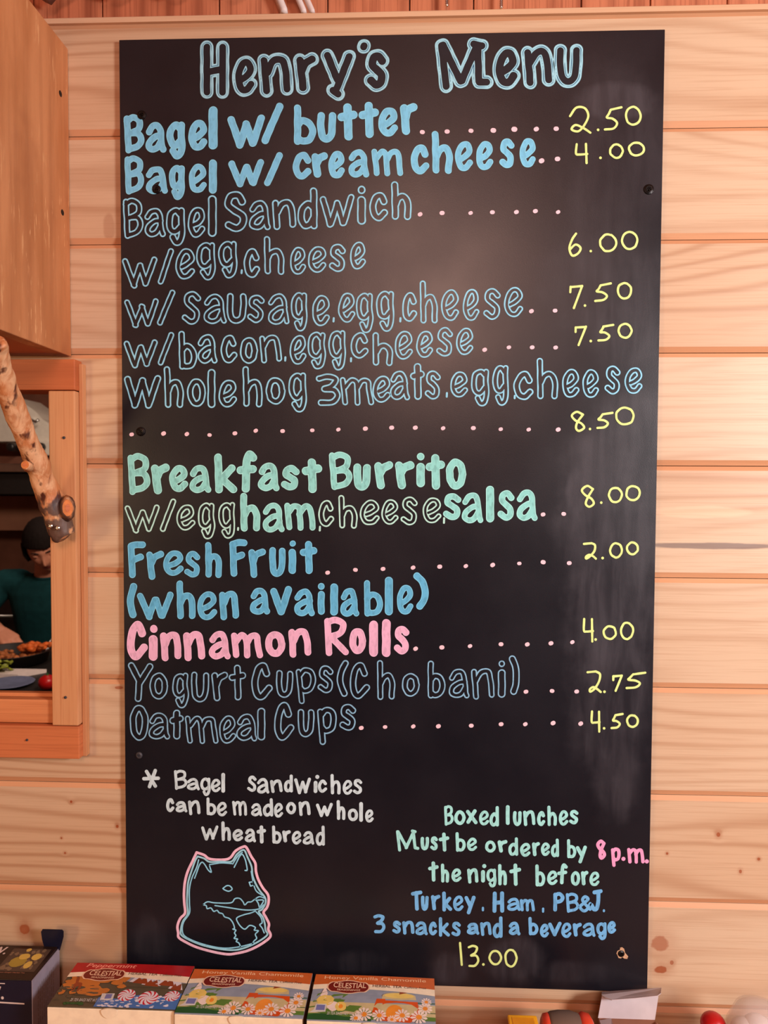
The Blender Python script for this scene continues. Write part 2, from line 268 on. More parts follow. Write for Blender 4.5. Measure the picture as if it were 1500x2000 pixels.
# ------------------------------------------------------------------ hand lettering
def crom(pts, n=7):
    p = [np.array(q, float) for q in pts]
    if len(p) < 3: return p
    p = [2*p[0]-p[1]] + p + [2*p[-1]-p[-2]]
    out = []
    for i in range(1, len(p)-2):
        a, b, c, d = p[i-1], p[i], p[i+1], p[i+2]
        for k in range(n):
            t = k/n
            out.append(.5*((2*b)+(c-a)*t+(2*a-5*b+4*c-d)*t*t+(3*b-a-3*c+d)*t**3))
    out.append(p[-2]); return out
def ring(cx_, cy_, rx, ry, n=16, a0=0):
    return [(cx_+rx*math.cos(a0+2*math.pi*i/n), cy_+ry*math.sin(a0+2*math.pi*i/n)) for i in range(n+1)]
S, L = 's', 'l'
G = {
'a': [(S,[(.06,.26),(.28,.04),(.62,.0),(.82,.2),(.88,.55),(.92,.85),(1,1)]),(S,[(.86,.42),(.5,.46),(.12,.66),(.04,.88),(.3,1),(.62,.92),(.87,.66)])],
'b': [(L,[(.06,0),(.1,1)]),(S,[(.08,.52),(.4,.38),(.82,.46),(1,.7),(.8,.94),(.4,1),(.1,.92)])],
'c': [(S,[(.95,.26),(.66,.0),(.26,.1),(.0,.5),(.16,.88),(.55,1),(1,.78)])],
'd': [(L,[(.9,0),(.94,1)]),(S,[(.9,.5),(.5,.36),(.08,.52),(.0,.8),(.25,1),(.65,.95),(.9,.76)])],
'e': [(S,[(.22,.62),(.62,.50),(.96,.28),(.78,.02),(.38,.02),(.04,.32),(.0,.7),(.26,.98),(.66,.99),(1,.78)])],
'f': [(S,[(1,.1),(.72,.0),(.5,.2),(.46,.6),(.42,1)]),(L,[(0,.46),(.95,.42)])],
'g': [(S,[(.82,.12),(.5,.0),(.12,.1),(.0,.36),(.14,.6),(.48,.66),(.84,.5)]),(S,[(.9,.0),(.88,.3),(.94,.66),(.8,.94),(.5,1),(.26,.84)])],
'h': [(L,[(.1,0),(.14,1)]),(S,[(.14,.62),(.36,.42),(.72,.38),(.94,.6),(.92,1)])],
'i': [(L,[(.5,0),(.5,1)])],
'k': [(L,[(.06,0),(.1,1)]),(L,[(.88,.32),(.24,.68)]),(L,[(.26,.66),(1,.98)])],
'l': [(L,[(.5,0),(.5,1)])],
'm': [(L,[(.0,.05),(.1,.96)]),(S,[(.08,.34),(.28,.06),(.46,.14),(.5,.5),(.52,.98)]),(S,[(.5,.4),(.66,.1),(.86,.1),(.94,.4),(1,.96)])],
'n': [(L,[(.0,.04),(.12,1)]),(S,[(.12,.4),(.4,.06),(.78,.02),(.94,.36),(1,.92)])],
'o': [(S,ring(.5,.5,.5,.5))],
'p': [(L,[(.0,.04),(.2,1)]),(S,[(.08,.16),(.4,.0),(.86,.06),(1,.3),(.84,.58),(.4,.66),(.14,.56)])],
'r': [(L,[(.04,.04),(.26,1)]),(S,[(.18,.44),(.45,.14),(.98,.0)])],
's': [(S,[(1,.16),(.64,.0),(.22,.06),(.14,.3),(.5,.46),(.9,.66),(.84,.92),(.46,1),(.0,.86)])],
't': [(L,[(.5,0),(.56,1)]),(L,[(0,.32),(1,.24)])],
'T': [(L,[(.45,.04),(.52,1)]),(L,[(0,.08),(1,.0)])],
'u': [(S,[(.04,.0),(.02,.4),(.12,.86),(.46,1),(.84,.84),(.96,.4),(.96,.02)])],
'v': [(L,[(0,.08),(.48,1)]),(L,[(.48,1),(1,0)])],
'w': [(L,[(0,.06),(.28,1)]),(L,[(.28,1),(.5,.22)]),(L,[(.5,.22),(.72,.94)]),(L,[(.72,.94),(1,0)])],
'x': [(L,[(0,.05),(1,1)]),(L,[(.9,0),(.05,.95)])],
'y': [(L,[(0,.02),(.52,.56)]),(L,[(1,0),(.3,1)])],
'Y': [(L,[(0,.0),(.44,.5)]),(L,[(1,.02),(.44,.54)]),(L,[(.44,.5),(.38,1)])],
'Q': [(L,[(0,.0),(.36,.5)]),(L,[(1,.02),(.4,.86)]),(L,[(.28,.9),(.48,1)]),(L,[(.36,.5),(.48,.62)])],
'A': [(L,[(0,0),(1,1)])],
'B': [(L,[(.03,.03),(.14,.97)]),(S,[(.06,.1),(.45,.0),(.86,.1),(.84,.34),(.3,.47)]),(S,[(.3,.46),(.82,.48),(1,.68),(.76,.86),(.2,.94)])],
'S': [(S,[(.9,.2),(.66,.0),(.22,.04),(.04,.26),(.4,.44),(.9,.62),(.96,.86),(.6,1),(.06,.9)])],
'F': [(L,[(.06,.06),(.14,1)]),(S,[(.08,.06),(.5,.02),(1,.02)]),(L,[(.12,.52),(.82,.42)])],
'R': [(L,[(.06,.04),(.14,1)]),(S,[(.08,.06),(.5,.0),(.84,.12),(.74,.38),(.2,.5)]),(L,[(.24,.5),(1,.96)])],
'C': [(S,[(.84,.26),(.58,.0),(.22,.12),(.0,.5),(.08,.84),(.4,1),(1,.72)])],
'O': [(S,ring(.5,.5,.5,.5))],
'H': [(L,[(.1,0),(.08,1)]),(L,[(.86,0),(.88,1)]),(L,[(.1,.56),(.88,.5)])],
'M': [(L,[(.03,.04),(.12,1)]),(L,[(.05,.04),(.44,.88)]),(L,[(.44,.88),(.78,.06)]),(L,[(.78,.06),(.84,.9)]),(L,[(.84,.9),(1,.92)]),(L,[(.7,.0),(.86,.04)])],
'P': [(L,[(.1,.04),(.1,1)]),(S,[(.08,.08),(.6,.0),(1,.22),(.76,.46),(.12,.54)])],
'J': [(L,[(.3,.1),(1,.04)]),(S,[(.76,.06),(.74,.6),(.56,.96),(.24,.98),(0,.78)])],
'W': [(L,[(0,.06),(.24,1)]),(L,[(.24,1),(.5,.1)]),(L,[(.5,.1),(.72,1)]),(L,[(.72,1),(1,.03)])],
'/': [(L,[(1,0),(0,1)])],
"'": [(L,[(.65,.3),(.35,.7)])],
',': [(L,[(.6,0),(.4,1)])],
'.': [(L,[(.49,.49),(.51,.51)])],
'(': [(S,[(.95,0),(.3,.26),(.05,.55),(.3,.8),(.8,1)])],
')': [(S,[(.1,0),(.7,.2),(.98,.5),(.8,.8),(.4,1)])],
'&': [(S,[(1,.9),(.45,.48),(.22,.2),(.5,.0),(.78,.18),(.4,.46),(.0,.72),(.3,1),(.7,.9),(1,.5)])],
'*': [(L,[(.18,.08),(.78,.96)]),(L,[(.76,.04),(.36,1)]),(L,[(0,.52),(1,.5)])],
'0': [(S,ring(.5,.5,.5,.5,16,-1.2))],
'1': [(L,[(0,0),(1,1)])],
'2': [(S,[(0,.36),(.3,.03),(.72,.04),(.88,.34),(.72,.7),(.4,.93),(.1,.86),(.3,.7),(.66,.8),(1,1)])],
'Z': [(L,[(0,.06),(.6,.02)]),(S,[(.6,.02),(.9,.14),(.82,.5),(.5,.84),(.2,.98),(.14,.86),(.4,.76),(.7,.84),(.95,1)])],
'3': [(S,[(.02,.08),(.45,.0),(.9,.1),(.7,.34),(.3,.48),(.82,.5),(1,.74),(.7,.98),(.1,1)])],
'4': [(S,[(.06,0),(.02,.5),(.3,.56),(.88,.52)]),(L,[(.8,0),(.84,1)])],
'5': [(L,[(1,.0),(.34,.1)]),(S,[(.34,.1),(.2,.3),(.1,.46),(.45,.5),(.72,.7),(.5,.94),(.0,1)])],
'6': [(S,[(.55,.0),(.22,.28),(.02,.68),(.24,1),(.7,.92),(.9,.66),(.5,.5),(.06,.74)])],
'7': [(L,[(.02,.3),(.04,.06)]),(L,[(.04,.06),(1,.02)]),(L,[(1,.02),(.3,1)])],
'8': [(S,[(.85,.12),(.45,.0),(.05,.2),(.3,.44),(.8,.62),(.98,.84),(.62,1),(.36,.86),(.5,.56),(.9,.14)])],
}
def glyph(ch, box, r, rnd=None, jit=.012):
    x0, y0, x1, y1 = box
    x0 += r; y0 += r; x1 -= r; y1 -= r
    if x1 <= x0: x0 = x1 = (x0+x1)/2
    if y1 <= y0: y0 = y1 = (y0+y1)/2
    segs = []
    for kind, pts in G[ch]:
        if rnd and ch not in 'li.': pts = [(a+rnd.uniform(-jit, jit)*2, b+rnd.uniform(-jit, jit)) for a, b in pts]
        q = crom(pts) if kind == S else [np.array(p, float) for p in pts]
        q = [(x0+p[0]*(x1-x0), y0+p[1]*(y1-y0)) for p in q]
        segs += [(*q[i], *q[i+1]) for i in range(len(q)-1)]
    return segs
def dist(segs, X, Y):
    s = np.array(segs, float); D = np.full(X.shape, 1e9)
    for ax, ay, bx, by in s:
        dx, dy = bx-ax, by-ay; l2 = dx*dx+dy*dy+1e-9
        t = np.clip(((X-ax)*dx+(Y-ay)*dy)/l2, 0, 1)
        D = np.minimum(D, (X-ax-t*dx)**2+(Y-ay-t*dy)**2)
    return np.sqrt(D)
def march(F, X, Y, out):
    """polygons of the region F>0 appended to out = [verts, faces]"""
    V, Fc = out; ins = F > 0
    c = ins[:-1,:-1].astype(int)+ins[:-1,1:]+ins[1:,1:]+ins[1:,:-1]
    ny, nx = c.shape
    for j in range(ny):
        row = c[j]; i = 0
        while i < nx:
            k = row[i]
            if k == 0: i += 1; continue
            if k == 4:
                e = i
                while e < nx and row[e] == 4: e += 1
                b = len(V)
                V += [(X[j,i],Y[j,i]),(X[j,e],Y[j,e]),(X[j+1,e],Y[j+1,e]),(X[j+1,i],Y[j+1,i])]
                Fc.append((b,b+1,b+2,b+3)); i = e; continue
            cs = [(j,i),(j,i+1),(j+1,i+1),(j+1,i)]; b = len(V)
            for q in range(4):
                A_, B_ = cs[q], cs[(q+1)%4]; fa, fb = F[A_], F[B_]
                if fa > 0: V.append((X[A_],Y[A_]))
                if (fa > 0) != (fb > 0):
                    t = fa/(fa-fb); V.append((X[A_]+(X[B_]-X[A_])*t, Y[A_]+(Y[B_]-Y[A_])*t))
            Fc.append(tuple(range(b, len(V)))); i += 1
def grid(segs, m, h):
    s = np.array(segs); xs = np.arange(min(s[:,0].min(), s[:,2].min())-m, max(s[:,0].max(), s[:,2].max())+m+h, h)
    ys = np.arange(min(s[:,1].min(), s[:,3].min())-m, max(s[:,1].max(), s[:,3].max())+m+h, h)
    return np.meshgrid(xs, ys)
def to_board(out, lift):
    V, Fc = out
    if not V: return [], []
    a = np.array(V); y = BOARD_Y-lift
    P = PYv(a[:,0], a[:,1], y)
    return [tuple(p) for p in P], [f[::-1] for f in Fc]
CROPS = {'A':(230,60,2.7273),'B':(760,60,2.7273),'C':(230,350,2.7273),'D':(760,350,2.7273),'E':(230,630,2.7273),'F':(760,630,2.7273),
 'G':(230,860,2.7273),'H':(760,860,2.7273),'I':(230,1120,2.7273),'J':(760,1120,2.7273),'K':(230,1440,2.7273),'L':(700,1540,2.459)}
def parse(txt):
    """'A' crop key, then 'ch x0 y0 x1 y1' entries separated by ';' -> (ch, box in photo px)"""
    res = []; key = None
    for tok in txt.split(';'):
        w = tok.split()
        if not w: continue
        if w[0] == '@': key = w[1]; w = w[2:]
        if not w: continue
        ox, oy, s = CROPS[key]; v = [float(q) for q in w[1:5]]
        res.append((w[0], (ox+v[0]/s, oy+v[1]/s, ox+v[2]/s, oy+v[3]/s)))
    return res
NARROW = {'e':.80,'a':.80,'g':.82,'B':.78,'o':.9,'s':.86,'b':.88,'p':.86,'d':.88,'R':.84,'m':.78,'w':.86,'n':.88,'h':.9,'c':.9,'M':.85,'k':.9,'3':.85,'8':.8,'&':.8,'u':.92}
def lettering(name, txt, mode, r, mats, parent, label=None, w=2.9, seed=1):
    """mode: fill (solid marker letters with a denser rim), outline, stroke (single pen line), title"""
    rnd = random.Random(seed*77+5)
    layers = {}
    for ch, box in parse(txt):
        if mode == 'stroke' or ch in '.,' : rr = r
        else: rr = r*rnd.uniform(.94, 1.04)
        if ch in NARROW and mode in ('fill','outline'): rr *= NARROW[ch]
        if ch == '.': rr = max(r, 2.6) if mode == 'stroke' else 4
        if ch == ',' : rr = 1.9 if mode != 'fill' else 2.2
        if ch in "li/" and mode in ('fill','outline'): rr = min(rr*1.08, max(3, (box[2]-box[0])/2)) if ch != '/' else rr*.85
        sg = glyph(ch, box, rr, rnd)
        X, Y = grid(sg, rr+2, .9 if (mode in ('fill','title')) else .75)
        ph = rnd.uniform(0, 6.28)
        D = dist(sg, X, Y) + .35*np.sin(X*.23+ph)*np.cos(Y*.19+ph*1.7)*(1 if rr > 4 else .4)
        if mode == 'stroke' or ch in '.,':
            march(rr-D, X, Y, layers.setdefault((0, .0005), [[], []]))
        elif mode == 'fill':
            march(rr-D, X, Y, layers.setdefault((0, .0003), [[], []]))
            if rr > 4: march(.75-np.abs(D-(rr-.9)), X, Y, layers.setdefault((1, .0005), [[], []]))
        elif mode == 'outline':
            march(w/2-np.abs(D-(rr-w/2)), X, Y, layers.setdefault((0, .0004), [[], []]))
        elif mode == 'title':
            march(rr-w*.4-D, X, Y, layers.setdefault((2, .0003), [[], []]))
            march(w/2-np.abs(D-(rr-w/2)), X, Y, layers.setdefault((0, .0005), [[], []]))
            march(.45-np.abs(D-(rr-w*.62))-.2*np.sin(X*.16+Y*.11+ph), X, Y, layers.setdefault((1, .0007), [[], []]))
    mesh_layers(name, layers, mats, parent, label)
def mesh_layers(name, layers, mats, parent, label=None):
    V = []; Fc = []; mi = []
    for (m, lift), out in layers.items():
        v, f = to_board(out, lift); b = len(V); V += v; Fc += [tuple(i+b for i in q) for q in f]; mi += [m]*len(f)
    o = mesh(name, V, Fc, mats, parent, mi)
    if label: o['label'] = label
    return o
def polyline_layer(strokes, r, layers, key, h=.7):
    for kind, pts in strokes:
        q = crom(pts, 5) if kind == S else [np.array(p, float) for p in pts]
        sg = [(*q[i], *q[i+1]) for i in range(len(q)-1)]
        X, Y = grid(sg, r+2, h); D = dist(sg, X, Y)
        march(r-D, X, Y, layers.setdefault(key, [[], []]))
# ------------------------------------------------------------------ the plank wall with its serving hatch
WX0, WX1 = -1.75, 1.35
HX0, HX1, HZ0, HZ1 = -1.06, -.388, 1.345, 1.712          # hatch opening
bm = box((WX0, .016, 0), (HX0, .022, 2.70)); box((HX1, .016, 0), (WX1, .022, 2.70), bm)
box((HX0, .016, 0), (HX1, .022, HZ0-.002), bm); box((HX0, .016, HZ1), (HX1, .022, 2.70), bm)
wall = structure(part('wall_front', bm, [M['kitchen_wall']]))
seams = [Z0-.1026-.1260*0, Z0-.2258, Z0-.3520, Z0-.4793, Z0-.6070, Z0-.7335, Z0-.8585, Z0-.9845, Z0-1.1095]
tops = [Z0+.0165] + seams; bots = seams + [seams[-1]-.126]
k = 0
while bots[-1] > .1: tops.append(bots[-1]); bots.append(bots[-1]-.126)
def plank(x0, x1, z1, z0, i):
    d, g = .0034, .0066                                    # bevel depth and height
    prof = [(.0155, z0+.0004), (d, z0+.0004), (0, z0+g), (0, z1-g*.8), (d, z1-.0004), (.0155, z1-.0004)]
    if i == 0: prof = [(.0155, z0+.0004), (d, z0+.0004), (0, z0+g), (0, z1), (.0155, z1)]
    n = len(prof); V = [(x0, y, z) for y, z in prof]+[(x1, y, z) for y, z in prof]
    F = [tuple(range(n))[::-1], tuple(range(n, 2*n))]+[(j, (j+1)%n, n+(j+1)%n, n+j) for j in range(n)]
    mi = [0]*len(F); mi[2+1] = 1
    if i: mi[2+3] = 1
    o = mesh('plank', V, [f[::-1] for f in F], [M['plank_wood'], M['plank_edge']], wall, mi); return o
for i, (a, b) in enumerate(zip(tops, bots)):
    if a < .15: break
    if a > HZ0 and b < HZ1:
        r_ = plank(HX1+.004, WX1, a, b, i)
        for z1, z0 in ((a, HZ1+.001), (HZ0-.0055, b)):
            if z1-z0 > .02 and z1 <= a and z0 >= b:
                q = plank(HX0-.006, HX1+.004, z1, z0, i); bm = bmesh.new(); bm.from_mesh(r_.data); bm.from_mesh(q.data); bm.to_mesh(r_.data); bm.free(); bpy.data.objects.remove(q)
        plank(WX0, HX0-.006, a, b, i)
    else: plank(WX0, WX1, a, b, i)
# cap moulding over the top plank with a shallow cove under it
zt = Z0+.0272
prof = [(.0155, Z0+.0167), (.0035, Z0+.0167), (-.001, Z0+.0202), (-.0045, Z0+.0206), (-.0045, zt-.001), (-.0035, zt), (.0155, zt)]
n = len(prof); V = [(WX0, y, z) for y, z in prof]+[(WX1, y, z) for y, z in prof]
o = mesh('trim_1', V, [tuple(range(n)), tuple(range(n, 2*n))[::-1]]+[(j, n+j, n+(j+1)%n, (j+1)%n) for j in range(n)], [M['trim_wood'], M['plank_edge']], None, [0,0,1,1,1,0,0,0,1]); structure(o)
# rough upright boards above it
up = structure(part('wall_upper', box((WX0, .013, zt+.0005), (WX1, .0158, 2.69)), [M['kitchen_dark']]))
xs = [PY(u, 20, .006).x for u in (-420, -250, -90, 66, 200, 428, 640, 800, 925, 1135, 1270, 1420, 1600, 1800, 2000)]
xs = [WX0]+[x for x in xs if WX0 < x < WX1]+[WX1]
rd = random.Random(4)
for a, b in zip(xs, xs[1:]):
    y = .005+rd.uniform(0, .0016)
    part('plank', rbox((a+.0007, y, zt+.0006), (b-.0007, .0128, 2.68), .0006, 1), [M['upper_board_wood']], up)
# hatch frame
fr = bpy.data.objects.new('window_1', None); link(fr); structure(fr); fr.location = (HX1, 0, (HZ0+HZ1)/2)
def vbox(name, u0, v0, u1, v1, y0, y1, mat, x0=None):
    a, b = PY(u0, v0, y0), PY(u1, v1, y0); xa = x0 if x0 is not None else a.x
    return part(name, rbox((xa, y0, b.z), (b.x, y1, a.z), .0012), [M[mat]], fr)
a = PY(94, 763, -.018); b = PY(153, 1418, -.018)
part('casing', rbox((a.x, -.018, b.z), (b.x, -.0002, a.z), .0014), [M['casing_wood']], fr)
part('casing', rbox((HX0-.036, -.018, b.z), (HX0+.006, -.0002, a.z), .0014), [M['casing_wood']], fr)
h = PY(146, 701, -.018); h2 = PY(146, 765, -.018)
part('header', rbox((HX0-.045, -.018, a.z+.0008), (h.x, -.0002, h.z), .0012), [M['header_wood']], fr)
s_ = PY(97, 1366, -.012)
part('sill', rbox((HX0+.008, -.012, b.z-.0006+.001), (a.x-.0006, -.0002, HZ0), .0016), [M['sill_wood']], fr)
part('sill_board', rbox((HX0+.001, .0004, HZ0-.001), (HX1-.001, .010, HZ0+.004), .0012), [M['sill_wood']], fr)
c_ = PY(155, 1483, -.018)
part('apron', rbox((HX0-.045, -.018, c_.z), (c_.x, -.0002, b.z-.0008), .0012), [M['header_wood']], fr)
part('reveal', rbox((b.x+.0003, -.009, c_.z), (b.x+.0052, -.0002, h.z-.004), .0008), [M['casing_wood']], fr)
part('jamb', rbox((HX1-.007, .0004, HZ0+.0045), (HX1-.0003, .0215, HZ1-.0085), .0008), [M['casing_wood']], fr)
part('jamb', rbox((HX0+.0003, .0004, HZ0+.0045), (HX0+.007, .0215, HZ1-.0085), .0008), [M['casing_wood']], fr)
part('head_jamb', rbox((HX0+.001, .0004, HZ1-.008), (HX1-.0005, .0215, HZ1-.0005), .0008), [M['header_wood']], fr)
for u, v in [(125,855),(128,1362)]:
    q = PY(u, v, -.018); screw_part(fr, (q.x, -.018, q.z), .0017, M['screw_grey'], u)
for u, v in [(53,1445)]:
    q = PY(u, v, -.018); screw_part(fr, (q.x, -.018, q.z), .0014, M['screw_grey'], u)
# rest of the room on the customers' side
for nm, a, b, mt in [('floor', (WX0,-3.6,-.05), (WX1,.0158,0), 'floor_wood'), ('ceiling', (WX0,-3.6,2.70), (WX1,.022,2.76), 'ceiling_wood'), ('wall_back', (WX0,-3.66,0), (WX1,-3.60,2.70), 'room_wall'),
                     ('wall_left', (WX0-.06,-3.66,0), (WX0,.022,2.70), 'room_wall'), ('wall_right', (WX1,-3.66,0), (WX1+.06,.022,2.70), 'room_wall')]:
    structure(part(nm, box(a, b), [M[mt]]))
# the kitchen behind the hatch
KX0, KX1, KY1 = -2.6, .9, 3.3
structure(part('floor', box((KX0,.023,-.05), (KX1,KY1,0)), [M['floor_wood']]))
structure(part('ceiling', box((KX0,.0235,2.45), (KX1,KY1,2.50)), [M['kitchen_wall']]))
kw = structure(part('wall_kitchen', box((KX0,KY1,0), (KX1,KY1+.05,2.45)), [M['kitchen_dark']]))
structure(part('wall_kitchen', box((KX0-.05,.0235,0), (KX0,KY1,2.45)), [M['kitchen_wall']]))
structure(part('wall_kitchen', box((KX1,.0235,0), (KX1+.05,KY1,2.45)), [M['kitchen_wall']]))
# ------------------------------------------------------------------ menu board
bx0, bx1, bz1, bz0 = -.305, .305, Z0, Z0-1.0867
board = empty('menu_board', (0, -.001, (bz0+bz1)/2), 'tall black chalkboard menu screwed to the plank wall, covered in hand-lettered prices', 'menu board')
pb = rbox((bx0, BOARD_Y, bz0), (bx1, -.001, bz1), .0008)
part('panel', pb, [M['board']], board)
TB, FB = [M['light_blue'], M['light_blue_rim']], [M['mid_blue'], M['mid_blue_rim']]
lettering('title_text', "@ A; H 428 52 608 360; e 610 135 745 350; n 745 118 935 358; r 930 115 1075 342; Q 1080 95 1270 375; ' 1270 40 1352 127; s 1312 98 1448 325; @ B; M 235 33 560 330; e 553 83 700 312; n 700 75 885 310; u 875 68 1035 305",
  'title', 13.6, [M['title'], M['navy'], M['ink']], board, "pale aqua outlined title reading Henry's Menu", w=6.4, seed=1)
lettering('item_text', "@ A; B 28 447 142 658; a 145 488 258 650; g 260 485 365 683; e 377 475 478 636; l 482 403 533 633; w 583 447 785 627; / 765 385 882 604; b 932 395 1055 608; u 1060 432 1165 597; t 1170 388 1278 585; t 1283 378 1390 573; e 1390 410 1493 563; @ B; r 55 385 152 556",
  'fill', 8.4, TB, board, 'light blue filled letters reading Bagel w/ butter', seed=2)
lettering('item_text', "@ A; B 33 663 142 877; a 145 722 268 870; g 272 715 362 900; e 378 710 473 863; l 480 686 533 868; w 592 685 780 833; / 778 648 880 828; c 932 645 1033 793; r 1030 648 1120 783; e 1122 642 1210 785; a 1225 632 1340 783; m 1348 622 1520 778; @ B; c 115 607 215 765; h 220 535 342 762; e 352 590 447 747; e 463 588 555 742; s 585 575 668 733; e 695 575 782 727",
  'fill', 7.6, TB, board, 'light blue filled letters reading Bagel w/ cream cheese', seed=3)
OB = [M['outline_blue']]
lettering('item_text', "@ C; B 22 98 138 325; a 138 152 255 310; g 255 148 365 355; e 373 150 468 310; l 478 85 530 307; S 563 65 692 282; a 695 112 815 273; n 820 105 950 270; d 958 45 1070 265; w 1073 80 1262 257; i 1275 90 1322 243; o 1278 35 1320 80; c 1340 70 1440 223; @ D; h 3 13 122 216",
  'outline', 8.0, OB, board, 'blue outlined letters reading Bagel Sandwich', seed=4)
lettering('item_text', "@ C; w 25 412 210 582; / 213 367 300 562; e 308 370 413 533; g 418 335 527 537; g 535 330 643 527; , 652 480 668 505; c 670 368 758 525; h 768 303 892 508; e 918 362 1002 507; e 1013 357 1112 497; s 1125 345 1215 495; e 1237 335 1322 480",
  'outline', 7.2, OB, board, 'blue outlined letters reading w/egg,cheese', seed=5)
lettering('item_text', "@ C; w 35 635 222 793; / 208 588 308 780; s 342 597 443 773; a 455 612 580 770; u 578 605 690 772; s 690 615 782 765; a 795 610 917 775; g 922 602 1015 810; e 1035 620 1130 780; , 1142 735 1158 763; e 1175 605 1265 762; g 1268 605 1365 818; g 1375 595 1478 812; @ D; , 52 735 68 763; c 68 603 150 760; h 155 540 263 768; e 277 588 373 753; e 393 587 480 752; s 502 582 595 748; e 613 575 713 733",
  'outline', 7.0, OB, board, 'blue outlined letters reading w/ sausage,egg,cheese', seed=6)
lettering('item_text', "@ E; w 32 90 215 243; / 212 50 302 230; b 318 43 425 250; a 422 63 530 218; c 548 65 637 218; o 650 78 747 220; n 752 65 875 217; , 885 180 900 208; e 917 68 1005 222; g 1010 50 1112 250; g 1122 40 1220 253; , 1235 185 1250 212; c 1240 52 1335 192; h 1347 53 1470 230; @ F; e 30 47 125 195; e 145 45 235 185; s 250 25 340 182; e 357 30 450 172",
  'outline', 7.0, OB, board, 'blue outlined letters reading w/bacon,egg,cheese', seed=7)
lettering('item_text', "@ E; W 32 275 228 458; h 238 232 355 455; o 370 297 470 450; l 475 247 523 455; e 538 305 635 450; h 657 232 778 450; o 787 290 893 438; g 908 265 1012 477; 3 1055 272 1188 445; m 1185 285 1365 447; e 1358 283 1455 425; @ F; a 0 258 110 413; t 112 217 190 410; s 190 255 275 410; , 300 370 315 400; e 325 262 420 397; g 435 245 540 447; g 550 228 642 440; , 662 385 676 408; c 663 258 770 413; h 778 188 905 407; e 922 250 1013 400; e 1030 250 1118 400; s 1148 230 1232 383; e 1255 240 1350 377",
  'outline', 7.2, OB, board, 'blue outlined letters reading Whole hog 3meats,egg,cheese', seed=8)
GB = [M['green'], M['green_rim']]
lettering('item_text', "@ G; B 47 68 175 297; r 175 125 278 287; e 275 133 375 275; a 378 132 497 280; k 510 72 635 285; f 632 55 743 278; a 745 120 862 270; s 870 132 967 267; t 980 95 1088 282; B 1122 60 1250 272; u 1253 125 1350 268; r 1365 112 1468 262; @ H; r 27 110 137 260; i 145 120 190 250; o 150 68 187 105; t 195 75 298 262; o 302 97 410 262",
  'fill', 8.0, GB, board, 'mint green filled letters reading Breakfast Burrito', seed=9)
lettering('item_text', "@ G; w 40 340 225 495; / 223 308 312 487; e 313 343 412 478; g 425 332 522 527; g 535 330 630 525; , 634 462 648 482; , 1068 455 1085 485; c 1068 318 1153 460; h 1168 292 1283 470; e 1290 317 1397 450; e 1405 315 1495 448; @ H; s 63 300 152 452; e 180 305 278 440; , 285 410 300 445",
  'outline', 6.8, [M['outline_green']], board, 'mint green outlined letters reading w/egg, and cheese', seed=10)
lettering('item_text', "@ G; h 643 280 762 487; a 768 333 888 490; m 885 327 1055 485; @ H; s 285 282 385 425; a 385 280 502 442; l 513 242 562 437; s 578 268 668 427; a 677 263 790 430",
  'fill', 7.4, GB, board, 'mint green filled letters reading ham and salsa', seed=11)
lettering('item_text', "@ G; F 50 535 150 735; r 148 588 250 742; e 245 588 352 720; s 355 590 440 730; h 457 543 558 732; F 590 523 692 727; r 692 575 790 732; u 805 570 895 727; i 910 578 950 712; o 915 537 948 563; t 970 535 1062 713",
  'fill', 6.9, FB, board, 'blue filled letters reading Fresh Fruit', seed=12)
lettering('item_text', "@ I; ( 48 52 105 240; w 103 97 298 248; h 305 37 418 243; e 425 97 530 247; n 540 93 647 250; a 702 77 810 220; v 813 68 930 222; a 937 83 1050 228; i 1065 93 1102 220; o 1068 55 1100 83; l 1127 53 1178 225; a 1183 78 1285 230; b 1305 35 1413 228; l 1420 17 1468 223; @ J; e 42 62 130 218; ) 125 -7 212 195",
  'fill', 7.2, FB, board, 'blue filled letters reading (when available)', seed=13)
lettering('item_text', "@ I; C 48 255 162 462; i 163 328 215 465; o 172 275 212 317; n 225 310 340 467; n 348 307 465 467; a 483 308 600 458; m 600 308 773 455; o 785 307 892 445; n 907 292 1030 448; R 1092 230 1232 442; o 1233 290 1322 430; l 1335 252 1390 443; l 1397 243 1463 445; @ J; s 25 280 108 430",
  'fill', 7.9, [M['pink'], M['pink_rim']], board, 'pink filled letters reading Cinnamon Rolls', seed=14)
OB2 = [M['outline_blue2']]
lettering('item_text', "@ I; Y 55 473 188 682; o 170 528 267 672; g 290 530 382 717; u 388 525 490 687; r 497 523 590 680; t 592 487 685 675; C 713 472 825 678; u 842 515 937 662; p 948 500 1055 698; s 1065 490 1150 637; ( 1165 462 1232 657; C 1235 472 1345 670; h 1373 462 1483 672; @ J; o 67 530 163 657; b 200 465 300 665; a 313 508 430 665; n 435 503 562 673; i 575 510 625 662; o 583 463 617 498; ) 635 438 697 645",
  'outline', 6.9, OB2, board, 'dull blue outlined letters reading Yogurt Cups(Chobani)', w=2.6, seed=15)
lettering('item_text', "@ I; O 63 700 165 890; a 162 742 280 885; t 275 725 352 885; m 357 752 535 913; e 540 757 630 905; a 628 748 743 893; l 742 715 787 890; C 833 685 940 890; u 957 722 1050 873; p 1060 712 1168 912; s 1180 695 1270 838",
  'outline', 7.2, OB2, board, 'dull blue outlined letters reading Oatmeal Cups', w=2.6, seed=16)
W_ = [M['white_chalk']]
